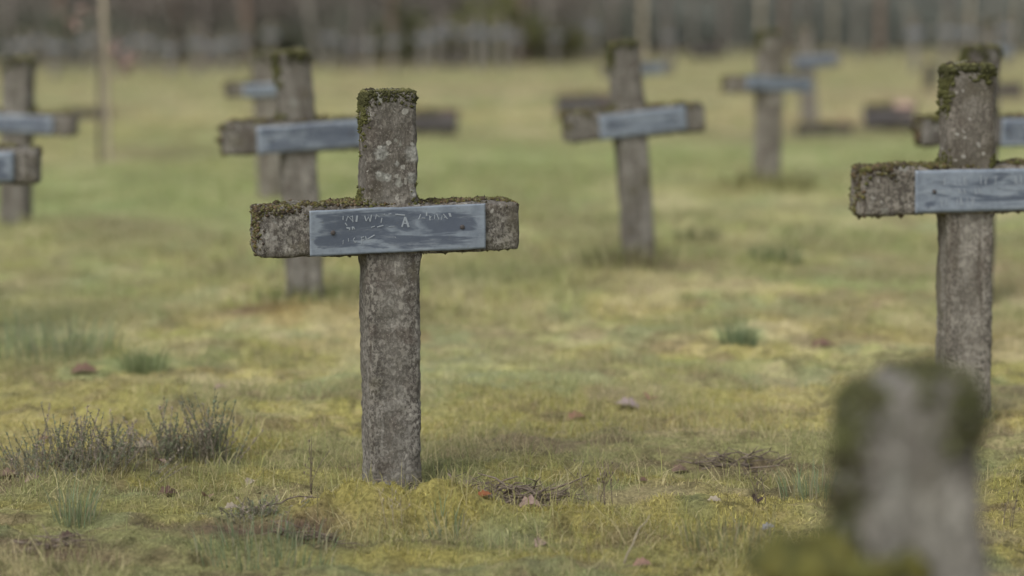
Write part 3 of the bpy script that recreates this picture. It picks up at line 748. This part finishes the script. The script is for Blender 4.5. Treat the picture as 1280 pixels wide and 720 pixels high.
tuft(384, 384, 200, .09, .2, [(.15, .16, .06), (.12, .14, .05)], 'green grass clump at the foot of the upright half hidden cross', w=.004)

# ------------------------------------------------------------------ heather
def heather(px, py, wm, dm, hm, n, label):
    x0, y0, _ = gpt(px, py); r = random.Random(px); z0 = float(gh(np.array([x0]), np.array([y0]))[0])
    rt = empty('heather_plant', (x0, y0, z0)); tag(rt, label, 'heather', 'heather plants on the near grass')
    st = MB(); lv = []; lf = []; lc = []
    for i in range(n):
        bx = r.gauss(0, wm*.42); by = r.gauss(0, dm*.42)
        hh = hm*r.choice([.45, .65, .85, 1.0, 1.4])*r.uniform(.7, 1.1)*math.exp(-abs(bx/wm)**2*.5); a = r.uniform(0, 6.28); ln = r.uniform(.05, .5)+abs(bx/wm)*.3
        bz = float(gh(np.array([x0+bx]), np.array([y0+by]))[0])-z0-.01
        p0 = Vector((bx, by, bz)); p2 = p0+Vector((math.cos(a)*ln*hh+bx*.2, math.sin(a)*ln*hh, hh)); p1 = (p0+p2)/2+Vector((r.gauss(0, .008), r.gauss(0, .008), .004))
        st.tube([p0, p1, p2], [.0014, .0010, .0006], 4, cap=False)
        base = r.choice([(.22, .21, .14), (.21, .24, .14), (.29, .25, .20), (.19, .20, .14), (.19, .23, .14), (.34, .28, .23)])
        for k in range(int(26*hh/.1)):
            t = r.uniform(.25, 1.0); q = p0.lerp(p1, t*2) if t < .5 else p1.lerp(p2, t*2-1)
            d = Vector((r.gauss(0, 1), r.gauss(0, 1), r.uniform(.2, 1.5))).normalized()*r.uniform(.005, .011)
            s_ = d.cross(Vector((r.gauss(0, 1), r.gauss(0, 1), r.gauss(0, 1))))  .normalized()*.0021
            m = len(lv); lv += [q-s_, q+s_, q+d]; lf.append((m, m+1, m+2)); f = r.uniform(.7, 1.25); lc += [tuple(v*f for v in base)]*3
    st.build('stem', M_hstem, rt)
    mk('foliage', [tuple(v) for v in lv], lf, M_grass, rt, False, np.array(lc))
heather(85, 596, .22, .09, .11, 190, 'wide low heather plant at the left edge, left of two dark ones')
heather(150, 586, .07, .05, .10, 55, 'small sparse heather plant between the wide one and the dark pair')
heather(212, 580, .055, .05, .13, 80, 'dark upright heather plant, left of the dark pair')
heather(264, 578, .07, .05, .12, 105, 'dark bushy heather plant, right of the dark pair, leaning right')
heather(320, 655, .10, .05, .035, 90, 'flattened brown heather remains on the left foot of the mound')

# ------------------------------------------------------------------ twigs, weeds, sticks
def twigs(px, py, wm, dm, n, label, zr=.03, rmax=.003, length=.09):
    x0, y0, _ = gpt(px, py); r = random.Random(px*3); z0 = float(gh(np.array([x0]), np.array([y0]))[0])
    mb = MB()
    for i in range(n):
        bx = r.uniform(-wm, wm); by = r.uniform(-dm, dm); a = r.gauss(0, .6)+(math.pi if r.random() < .5 else 0); l = length*r.uniform(.4, 1.2)
        e = Vector((math.cos(a)*l, math.sin(a)*l*.6, r.uniform(-.01, zr)))
        z = float(gh(np.array([x0+bx]), np.array([y0+by]))[0])-z0+r  .uniform(-.004, zr*.5); p = Vector((bx, by, z))
        m = p+e*.5+Vector((0, 0, r.uniform(-.004, .012))); rr = r.uniform(.4, 1)*rmax
        mb.tube([p, m, p+e], [rr, rr*.8, rr*.4], 5)
        if r.random() < .5: mb.tube([m, m+Vector((r.gauss(0, .02), r.gauss(0, .02), r.uniform(.005, .03)))], [rr*.6, rr*.3], 4)
    o = mb.build('twig_pile', M_twig, None, True); o.location = (x0, y0, z0); tag(o, label, 'twigs', 'heaps of dead twigs'); return o
twigs(618, 634, .14, .09, 150, 'heap of dark dead twigs right of the foremost cross foot', zr=.05, rmax=.0034)
twigs(925, 583, .11, .04, 34, 'scattered dark sticks left of the blurred post')
twigs(75, 690, .05, .03, 22, 'little heap of dark twigs in the lower left corner', .02)
twigs(385, 672, .07, .03, 30, 'dark twigs in front of the moss mound', .02)
def stick(pts, rad, label, nm='stick', m=None):
    P = []
    for px, py, hz in pts:
        x, y, _ = gpt(px, py); P.append(Vector((x, y, float(gh(np.array([x]), np.array([y]))[0])+hz)))
    b0 = P[0].copy(); Q = []
    for i in range(len(P)-1):
        for k in range(4): Q.append(P[i].lerp(P[i+1], k/4)-b0+Vector((0, 0, .004*math.sin(k*1.57))))
    Q.append(P[-1]-b0); n = len(Q); mb = MB(); mb.tube(Q, [rad*(1-.6*i/n) for i in range(n)], 6)
    o = mb.build(nm, m or M_twig, None, True); o.location = b0; tag(o, label, 'stick'); return o
stick([(325, 652, .01), (360, 645, .02), (410, 640, .028), (462, 642, .03), (505, 650, .02)], .0022, 'long thin dark twig arching over the moss mound')
stick([(780, 706, 0), (795, 700, .05), (812, 700, .10)], .0022, 'bleached forked straw stalk standing low in front, right of centre', m=M_stake)
def weed(px, py, h, n, label, rad=.0011, spread=.25, m=None, heads=True):
    x0, y0, _ = gpt(px, py); r = random.Random(px+1); z0 = float(gh(np.array([x0]), np.array([y0]))[0])
    rt = empty('dry_weed', (x0, y0, z0-.005)); tag(rt, label, 'dry weed', 'dry weed stalks near the foremost cross')
    for i in range(n):
        mb = MB(); hh = h*r.uniform(.6, 1.05); dx = r.gauss(0, spread)*hh; dy = r.gauss(0, spread)*hh; bx = r.gauss(0, .012)
        Q = [Vector((bx+dx*t*t+r.gauss(0, .0012), dy*t*t, hh*t)) for t in (0, .25, .5, .75, 1)]
        mb.tube(Q, [rad, rad, rad*.8, rad*.7, rad*.4], 5)
        if heads:
            for k in range(r.randint(2, 4)):
                t = r.uniform(.4, .95); q = Vector((bx+dx*t*t, dy*t*t, hh*t)); e = q+Vector((r.gauss(0, .012), r.gauss(0, .01), r.uniform(.006, .02)))
                mb.tube([q, e], [rad*.6, rad*.4], 4); mb.tube([e, e+Vector((.001, 0, .004)), e+Vector((0, 0, .007))], [.0008, .0019, .0005], 5)
        mb.build('stalk', m or M_twig, rt, True)
weed(386, 622, .15, 3, 'dry branching weed left of the foremost cross post')
weed(752, 640, .12, 5, 'dark bushy dry weed right of the moss mound')
weed(948, 640, .10, 3, 'thin dark weed left of the blurred post')
weed(497, 665, .13, 3, 'pale grass stalks rising in front of the foremost cross foot', .0009, .1, M_stake)
weed(108, 585, .13, 3, 'tall dark stalks standing out of the wide heather', .001, .3)
weed(1262, 660, .10, 3, 'dry stalks at the right edge beside the blurred post')
weed(735, 628, .13, 2, 'pale slim stalks left of the dark bushy weed', .0009, .15, M_stake)

# ------------------------------------------------------------------ fallen leaves
def leaf(px, py, L_, c, label, yaw=0, curl=.4, pitch=.3, group='fallen leaves in the near grass'):
    x0, y0, _ = gpt(px, py); z0 = float(gh(np.array([x0]), np.array([y0]))[0]); r = random.Random(px*5+py)
    nx, ny = 14, 8; V = []; Fc = []; cc = []
    for i in range(nx+1):
        t = i/nx; wdt = math.sin(math.pi*min(1, t*1.02))**.7*.32*(1+.22*math.cos(t*22))+.01
        for j in range(ny+1):
            s_ = j/ny*2-1
            V.append(((t-.5)*L_, s_*wdt*L_, abs(s_)**1.6*curl*wdt*L_+math.sin(t*3)*.12*L_+r.gauss(0, .006)*L_))
            f = .75 if abs(s_) < .15 else 1; cc.append(tuple(v*f for v in c))
    for i in range(nx):
        for j in range(ny): a = i*(ny+1)+j; Fc.append((a, a+ny+1, a+ny+2, a+1))
    o = mk('fallen_leaf', V, Fc, M_leaf, None, True, np.array(cc)); o.location = (x0, y0, z0+.005); o.rotation_euler = (pitch, r.uniform(-.3, .3), yaw)
    mb = MB(); mb.tube([(-.5*L_, 0, 0), (-.68*L_, .02*L_, .02*L_), (-.85*L_, .01*L_, .0)], .0009, 5); mb.build('stalk', M_twig, o)
    tag(o, label, 'leaf', group)
RU = (.17, .105, .075); PK = (.33, .24, .20); BR = (.17, .115, .085); OR = (.27, .105, .045); BE = (.34, .29, .22)
for a in [(605, 652, .038, OR, 'bright orange-red dead leaf under the twig heap', .3), (585, 646, .04, BR, 'dark brown leaf left of the orange one, on the mound', 1.2),
          (662, 646, .06, PK, 'pinkish pale folded leaf right of the twig heap', .2, .9), (676, 684, .045, PK, 'small pink leaf on the moss below the folded one', 1.0),
          (210, 621, .055, (.12, .07, .055), 'dark red-brown leaf lying in the moss below the dark heather', .4), (258, 624, .05, (.24, .14, .11), 'dull brown leaf right of the dark red-brown one', 2.0),
          (180, 575, .065, BE, 'curled beige leaf in front of the heather', .1, 1.0), (200, 586, .045, PK, 'pale leaf just below the curled beige one', 2.4),
          (42, 606, .05, (.25, .18, .15), 'pinkish brown leaf at the left below the wide heather', .5), (8, 600, .06, BR, 'brown leaf at the left frame edge', 0),
          (290, 644, .04, BE, 'small whitish leaf scrap between heather and mound', .6), (312, 606, .035, BE, 'tiny pale leaf sliver right of the heather', 1.2),
          (55, 553, .035, RU, 'rust-red leaf caught in the wide heather', .3), (85, 681, .045, (.09, .06, .045), 'nearly black leaf in the lower left corner', .6),
          (105, 470, .09, RU, 'larger rusty leaf left at mid distance', .2), (720, 525, .06, (.26, .15, .10), 'reddish leaf on the lawn right of the foremost post', .3),
          (785, 512, .08, (.34, .27, .26), 'greyish pink leaf in the open lawn', .1), (812, 502, .07, (.36, .2, .14), 'salmon leaf beside the greyish pink one', 1.4),
          (1028, 436, .09, RU, 'rusty leaf in the lawn left of the tall cross post', .1), (945, 634, .045, (.07, .045, .035), 'dark curled leaf under the thin dark weed', 1.3, 1.1),
          (805, 608, .035, RU, 'small orange leaf in the moss right of centre', .5), (893, 640, .04, BE, 'flat cream leaf left of the dark curled one', .1),
          (276, 486, .045, PK, 'lone pink leaf left of the foremost post at mid distance', .2), (850, 588, .05, BR, 'brown leaf left of the scattered sticks', .4),
          (960, 671, .035, (.22, .22, .22), 'small grey leaf near the blurred post', .3), (803, 710, .045, (.26, .16, .12), 'brown leaf at the bottom edge right of centre', .2),
          (520, 640, .03, (.25, .22, .24), 'small greyish leaf at the very foot of the foremost post', .4)]:
    leaf(*a)

# ------------------------------------------------------------------ logs and stumps
def log(px, py, ln, rad, yaw, label, chip=False, nm='fallen_log', lift=0, seed=1, upright=False):
    x0, y0, z0 = gpt(px, py); z0 = float(gh(np.array([x0]), np.array([y0]))[0])
    n, k = 26, 20; V = []; Fc = []
    for i in range(n+1):
        t = i/n; s_ = 1 if 0 < i < n else .9
        for j in range(k):
            a = 2*math.pi*j/k; q = Vector((t*ln*4+seed*5, math.cos(a)*1.3, math.sin(a)*1.3))
            rr = rad*s_*(1+.22*mn.noise(q)+.10*mn.noise(q*3))
            xx = (t-.5)*ln+(mn.noise(Vector((a*2, seed, t > .5)))*rad*.5 if i in (0, n) else 0)
            V.append((xx, math.cos(a)*rr, math.sin(a)*rr+rad*.85+lift))
    for i in range(n):
        for j in range(k): Fc.append((i*k+j, i*k+(j+1) % k, (i+1)*k+(j+1) % k, (i+1)*k+j))
    Fc += [tuple(range(k))[::-1], tuple(n*k+j for j in range(k))]
    rt = empty(nm, (x0, y0, z0-.01), (0, 0, R(yaw))); 
    if upright: rt.rotation_euler = (0, R(-84), R(yaw)); rt.location.z = z0+ln/2; rt.location.x += rad*.8
    tag(rt, label, 'log')
    mk('trunk', V, Fc, M_log, rt, True)
    if chip:
        mb = MB(); v = []
        for i in range(9):
            for j in range(4):
                v.append((ln*(.05+.40*i/8), -rad*.9+j*rad*.5, lift+rad*1.85+(.03 if 0 < j < 3 else -.02)+.012*math.sin(i*2.3+j)))
        f = [(i*4+j, i*4+4+j, i*4+5+j, i*4+1+j) for i in range(8) for j in range(3)]; nb = len(v)
        v += [(p[0], p[1], p[2]-.06) for p in v]; f += [(b+nb, a+nb, d+nb, c+nb) for a, b, c, d in f]
        mb.add(v, f); mb.build('split_wood', M_cut, rt)
    P = np.array([p for p in V]); r = np.random.default_rng(seed); idx = [i for i in range(len(P)) if P[i, 2] > rad*1.5+lift]
    pick = r.choice(idx, 160); P1 = P[pick]; moss_mesh('moss', P1, np.repeat([[0, 0, 1.]], 160, 0), .018, rt, seed, 3, palette=[(.13, .11, .05), (.09, .08, .04), (.12, .08, .06)])
    return rt
log(1112, 166, .46, .135, -4, 'dark red-brown log chunk with a pale split top, left of the tall cross', chip=True, seed=2)
log(541, 170, .42, .135, 8, 'short dark log lying right behind the foremost cross top', seed=3)
log(733, 152, .60, .15, 3, 'dark log with brown mossy top behind the left arm of the leaning cross', seed=5)
log(880, 74, .7, .2, 4, 'small far dark log in front of the wood right of the leaning cross', seed=7)
log(1163, 112, .42, .09, 5, 'short dark standing stump far left of the moss-horned cross top', nm='tree_stump', seed=9, upright=True)
log(1250, 122, .6, .12, -3, 'dark log at the right edge behind the moss-horned cross top', seed=17)
log(1030, 172, .5, .05, 10, 'low dark log lying at the foot of the far cross on brown ground', seed=19)
log(110, 150, .5, .06, 5, 'low dark log left of the pale stake, behind the left edge cross', seed=11)
log(565, 84, .6, .1, 2, 'low brown log among the far crosses under the green bushes', seed=13)

# ------------------------------------------------------------------ stakes and sapling
def stake(px, py, h, w, label, lean=0, m=None):
    x, y, z = gpt(px, py); V, Fc = beam((0, 0, -.1), (0, 0, h), w, w, 40, 16, px % 17, rough=.001, chip=.002, rc=w*.3)
    o = mk('wooden_stake', V, Fc, m or M_stake, None, True); o.location = (x, y, z); o.rotation_euler = (0, R(lean), R(9)); tag(o, label, 'stake', 'wooden stakes for young trees'); return o
stake(137, 204, 2.2, .040, 'tall pale wooden stake beside the sapling on the left lawn', -.9)
stake(803, 92, 2.3, .10, 'pale wooden stake rising above the leaning cross', 0)
stake(950, 84, 2.3, .085, 'tan wooden stake right behind the slim pale cross top', 0)
stake(1040, 74, 2.3, .06, 'thin tan stake midway between slim pale cross and tall cross', 0)
stake(1268, 92, 2.3, .05, 'thin tan stake nearest the right edge', .5)
stake(1212, 88, 2.3, .07, 'tan stake above the moss-horned cross top', -.5)
def sapling(px, py, h, label):
    x, y, z = gpt(px, py); rt = empty('young_tree', (x, y, z)); r = random.Random(5); tag(rt, label, 'young tree')
    mb = MB(); mb.tube([(0, 0, -.05), (.01, 0, h*.3), (.03, 0, h*.6), (.05, .02, h)], [.019, .017, .012, .005], 8); mb.build('trunk', M_bark, rt, True)
    lb = MB(); lv = []; lf = []; lc = []
    ends = []
    for (hz, dx, dz) in ((.55, .18, .12), (.75, .20, .02), (.70, -.14, .25), (.9, -.17, .1), (1.2, .2, .25), (1.35, -.2, .2), (1.6, .15, .25), (1.7, -.15, .2)):
        p = Vector((.02, 0, hz)); e = p+Vector((dx, r.uniform(-.1, .1), dz)); lb.tube([p, p.lerp(e, .5)+Vector((0, 0, .02)), e], [.005, .004, .002], 5); ends.append((p, e))
    lb.build('limb', M_bark, rt, True)
    def lf_(q, c):
        u = Vector((r.gauss(0, 1), r.gauss(0, 1), r.gauss(0, 1))).normalized(); v = u.cross(Vector((r.gauss(0, 1), r.gauss(0, 1), r.gauss(0, 1)))).normalized(); a, b = r.uniform(.022, .036), .016
        m = len(lv)
        for p in (q-u*a, q+v*b-u*a*.3, q+v*b*.8+u*a*.4, q+u*a, q-v*b*.8+u*a*.4, q-v*b-u*a*.3): lv.append(tuple(p))
        lf.append(tuple(range(m, m+6))); f = r.uniform(.8, 1.2); lc.extend([tuple(x*f for x in c)]*6)
    s_ = pxm(y)
    for cx, cz, n, sx, sz in ((.20, .70, 34, .08, .07), (.12, .80, 12, .06, .05), (-.16, 1.02, 14, .05, .05), (-.10, 1.12, 8, .05, .04), (.15, 1.5, 20, .1, .1), (-.15, 1.7, 20, .1, .1)):
        for k in range(n): lf_(Vector((cx+r.gauss(0, sx*.6), r.gauss(0, .06), cz+r.gauss(0, sz*.6))), r.choice([(.34, .23, .20), (.30, .20, .18), (.36, .27, .23), (.22, .15, .13)]))
    mk('crown', lv, lf, M_leaf, rt, False, np.array(lc))
sapling(125, 202, 2.0, 'thin dark sapling with a few pinkish dead leaves beside the tall pale stake')

# ------------------------------------------------------------------ the wood: trunks with bare crowns
def tree_proto(seed, h, rad, bm_, lean=0):
    r = random.Random(seed); rt = empty('forest_tree', (0, 0, 0)); tag(rt, 'x', 'tree', 'trees of the wood behind the crosses')
    mb = MB(); k = 14; P = []; 
    for i in range(k+1): t = i/k; P.append(Vector((lean*t*h+.12*math.sin(t*4+seed), .1*math.sin(t*3+seed*2), -.3+t*(h+.3))))
    mb.tube(P, [rad*(1.35 if i == 0 else 1.0)*(1-.75*i/k) for i in range(k+1)], 10); mb.build('trunk', bm_, rt, True)
    lb = MB(); lv = []; lf = []; lc = []
    def rec(p, d, l, rr, dep):
        q = p+d*l*.5+Vector((r.gauss(0, .05), r.gauss(0, .05), 0)); e = q+(d+Vector((0, 0, .25))).normalized()*l*.5
        lb.tube([p, q, e], [rr, rr*.8, rr*.55], 5, cap=False)
        if dep > 0:
            for _ in range(3): rec(p.lerp(e, r.uniform(.4, 1)), (d+Vector((r.gauss(0, .6), r.gauss(0, .6), r.gauss(0, .35)))).normalized(), l*.62, rr*.55, dep-1)
        else:
            for _ in range(5):
                c = p.lerp(e, r.random())+Vector((r.gauss(0, .06),)*3); u = Vector((r.gauss(0, 1), r.gauss(0, 1), r.gauss(0, 1))).normalized()*.04; v = u.orthogonal()*.6
                m = len(lv); lv.extend([tuple(c-u), tuple(c+v), tuple(c+u), tuple(c-v)]); lf.append((m, m+1, m+2, m+3)); lc.extend([(.16, .11, .07)]*4)
    for i in range(9):
        z = h*r.uniform(.28, .97); a = r.uniform(0, 6.28); rec(P[int(z/h*k)], Vector((math.cos(a), math.sin(a), r.uniform(.1, .6))).normalized(), h*.17*(1.25-z/h*.7), rad*.35, 2)
    lb.build('limb', bm_, rt, True); mk('crown', lv, lf, M_leaf, rt, False, np.array(lc)); return rt
tp = [tree_proto(1, 10, .11, M_bark), tree_proto(2, 9, .09, M_bark_p), tree_proto(3, 11, .13, M_bark_b), tree_proto(4, 8, .10, M_bark_p, .0)]
trees = [(392, 82, 1, .9, -5, 'pale slanting trunk above the upright half hidden cross'), (1137, 76, 1, .8, -6, 'pale slanting trunk left of the far trio of crosses'),
         (1070, 78, 3, .8, 0, 'straight pale trunk right of the thin tan stake'), (1005, 80, 0, .6, 0, 'grey trunk right behind the far cross on brown ground'),
         (900, 74, 0, 1, 0, 'dark grey trunk left of the slim pale cross'), (862, 72, 1, .8, 1, 'slim pale trunk right of the leaning cross'),
         (832, 70, 0, 1, 0, 'dark trunk right above the leaning cross arm'), (690, 66, 3, .9, 0, 'pale trunk right of the green bushes'),
         (655, 66, 2, .8, 0, 'brown trunk behind the green bushes'), (490, 62, 2, 1, 0, 'brown trunk above the foremost cross'),
         (440, 64, 0, .9, 2, 'grey trunk left above the foremost cross'), (310, 64, 2, 1, 0, 'brown trunk left of the brownish cross'),
         (262, 64, 0, .9, 0, 'grey trunk midway between stake and brownish cross'), (222, 60, 2, .8, 1, 'brown trunk behind the middle of the left far crosses'),
         (168, 62, 0, 1, 0, 'grey trunk right behind the sapling leaves'), (75, 60, 2, 1, 0, 'brown trunk left of the tall pale stake'),
         (20, 62, 0, 1, 0, 'grey trunk behind the left edge cross'), (1100, 66, 2, .9, 0, 'brown trunk left of the pale slanting one on the right'),
         (1180, 66, 0, .9, 0, 'grey trunk above the far trio of crosses'), (980, 64, 2, .8, 0, 'brown trunk just right of the slim pale cross top'),
         (1240, 66, 3, .8, 0, 'pale trunk near the right edge'), (760, 62, 0, .9, 1, 'grey trunk right above the lone far cross'), (590, 62, 3, .8, 0, 'pale trunk behind the far cluster of crosses'),
         (920, 66, 3, .7, 0, 'pale trunk left behind the slim pale cross'), (545, 60, 0, .9, -1, 'grey trunk above the far pair right of the foremost cross')]
used = set(); P_ = 0
for px, py, k, s_, ln, lab in trees:
    x, y, z = gpt(px, 76+(py-60)*.35-(10 if px > 780 else 0))
    o = tp[k] if k not in used else copy_tree(tp[k]); used.add(k)
    o.location = (x, y, z); o.scale = (s_, s_, s_); o.rotation_euler = (0, R(ln), random.uniform(0, 6)*(0 if ln else 1)); tag(o, lab, 'tree')

# undergrowth and the depth of the wood (reads as one mass)
def clumpmass(name, n, fx, label, cat, size, kind='stuff', seed=1, colf=None, grp=None):
    r = np.random.default_rng(seed); P = fx(r, n); sz = size*r.uniform(.5, 1.4, n)
    u = r.normal(0, 1, (n, 3)); u /= np.linalg.norm(u, axis=1)[:, None]; v = np.cross(u, r.normal(0, 1, (n, 3))); v /= np.linalg.norm(v, axis=1)[:, None]
    u *= sz[:, None]; v *= sz[:, None]*.55
    V = np.stack([P-u, P+v, P+u, P-v], 1).reshape(-1, 3); Fc = (4*np.arange(n)[:, None]+np.arange(4)[None])
    c = colf(r, P); o = mk(name, V, Fc, M_leaf, None, False, np.repeat(c, 4, 0)); tag(o, label, cat, grp, kind); return o
def under(r, n):
    y = 65+26*r.random(n)**1.4; x = r.uniform(-1, 1, n)*(y*.23+6); sh = 13*sstep(-2, 7, x)+3*fbm(x*.25, x*0, 3); top_y = y; y = y+sh
    top = .75+(top_y-65)*.22+1.5*fbm(x*.5, y*.3, 3)
    z = slope(y)+top*r.random(n)**1.1; return np.stack([x, y, z], 1)
def undc(r, P):
    px = 640+F*P[:, 0]/P[:, 1]; nz = fbm(P[:, 0]*.6+3, P[:, 2]*1.2+5, 3)
    brown = np.array([.150, .125, .106]); gg = np.array([.135, .140, .108]); tl = np.array([.155, .168, .146])  # tones lifted so the milky haze over the wood sits in the colour
    left = (1-sstep(6, 12, P[:, 0]+nz*4))
    hi = sstep(-.2, 1.0, P[:, 2]+(nz-.5)*1.5)
    c = gg[None]*(1-hi[:, None]*.8)+brown[None]*hi[:, None]*.8
    rt = sstep(3, 7, P[:, 0]+nz*3)[:, None]*.75; c = c*(1-rt)+tl[None]*rt
    return c*r.uniform(.9, 1.45, (len(P), 1))
clumpmass('undergrowth', 120000, under, 'grey-brown undergrowth and brambles filling the edge of the wood', 'undergrowth', .10, seed=2, colf=undc)
def deep(r, n):
    y = r.uniform(96, 112, n); x = r.uniform(-1, 1, n)*34; z = -.9+13*r.random(n)**1.2; return np.stack([x, y, z], 1)
clumpmass('distant_woodland', 45000, deep, 'dense dark far woodland closing the view', 'woodland', .38, seed=3, colf=lambda r, P: np.array([[.155, .146, .125]])*r.uniform(.6, 1.4, (len(P), 1)))  # base tone raised too, painting in the hazy distance
def bush(px, py, w, h, c, label):
    x, y, z = gpt(px, py); rt = empty('bush', (x, y, z)); tag(rt, label, 'bush', 'bushes at the edge of the wood'); r = np.random.default_rng(px)
    mb = MB()
    for k in range(7):
        a = k*.9; e = Vector((math.cos(a)*w*.6, math.sin(a)*w*.4, h*.8)); mb.tube([(0, 0, -.05), tuple(e*.5+Vector((0, 0, .1))), tuple(e)], [.03, .02, .008], 5)
    mb.build('stem', M_bark, rt)
    n = 2200; ct = r.normal(0, 1, (16, 3))*np.array([w*.42, w*.3, h*.22])+np.array([0, 0, h*.58]); k = r.integers(0, 16, n)
    P = ct[k]+r.normal(0, 1, (n, 3))*np.array([w*.13, w*.13, h*.10]); P[:, 2] = np.clip(P[:, 2], .03, None)
    u = r.normal(0, 1, (n, 3)); u /= np.linalg.norm(u, axis=1)[:, None]; v = np.cross(u, r.normal(0, 1, (n, 3))); v /= np.linalg.norm(v, axis=1)[:, None]; u *= .05; v *= .03
    V = np.stack([P-u, P+v, P+u, P-v], 1).reshape(-1, 3)
    mk('foliage', V, 4*np.arange(n)[:, None]+np.arange(4)[None], M_leaf, rt, False, np.repeat(np.array([c])*r.uniform(.7, 1.3, (n, 1))*np.where(r.random(16) < .5, .75, 1.15)[k][:, None], 4, 0))
bush(632, 79, 1.1, 1.9, (.135, .14, .045), 'brightest yellow-green bush above the far cluster of crosses')
bush(575, 78, .9, 1.4, (.10, .105, .045), 'olive bush left of the brightest one')
bush(515, 79, .8, 1.3, (.095, .10, .045), 'olive bush just above the foremost cross top')
bush(702, 78, .8, 1.0, (.115, .115, .045), 'low olive bush right of the brightest one')
bush(60, 81, 1.2, 1.1, (.08, .09, .055), 'grey-green bush behind the left far crosses')
bush(350, 80, 1.0, 1.0, (.075, .08, .05), 'grey-green bush above the brownish cross')

# ------------------------------------------------------------------ camera, light, world
cam = bpy.data.objects.new('camera', bpy.data.cameras.new('camera')); col.objects.link(cam); sc.camera = cam
cam.location = (0, 0, CAMZ); cam.rotation_euler = (math.pi/2-PITCH, 0, 0)
cam.data.sensor_width = 36; cam.data.lens = F/1280*36; cam.data.clip_start = .05; cam.data.clip_end = 2000
cam.data.dof.use_dof = True; cam.data.dof.focus_distance = 5.98; cam.data.dof.aperture_fstop = 1.55

w = bpy.data.worlds.new('World'); sc.world = w; w.use_nodes = True; nt = w.node_tree
sky = N(nt, 'ShaderNodeTexSky'); sky.sky_type = 'NISHITA'; sky.sun_disc = False; sky.sun_elevation = R(48); sky.sun_rotation = R(35)
sky.dust_density = 3.0; sky.air_density = 1.0
hs = N(nt, 'ShaderNodeHueSaturation'); hs.inputs['Saturation'].default_value = .28
L(nt, sky.outputs[0], hs.inputs['Color']); L(nt, hs.outputs[0], nt.nodes['Background'].inputs['Color'])
nt.nodes['Background'].inputs['Strength'].default_value = .13
sl = bpy.data.lights.new('sun', 'SUN'); sl.energy = .8; sl.angle = R(35); sl.color = (1, .965, .91)
so = bpy.data.objects.new('sun', sl); col.objects.link(so)
az = R(215)      # light from behind the camera, from the left
sky.sun_rotation = az
dirv = Vector((math.sin(az)*math.cos(R(48)), math.cos(az)*math.cos(R(48)), math.sin(R(48))))
so.rotation_euler = dirv.to_track_quat('Z', 'Y').to_euler()

sc.render.engine = 'CYCLES'
sc.view_settings.view_transform = 'Standard'; sc.view_settings.look = 'None'; sc.view_settings.gamma = 1; sc.view_settings.exposure = .76
sc.view_settings.use_curve_mapping = False
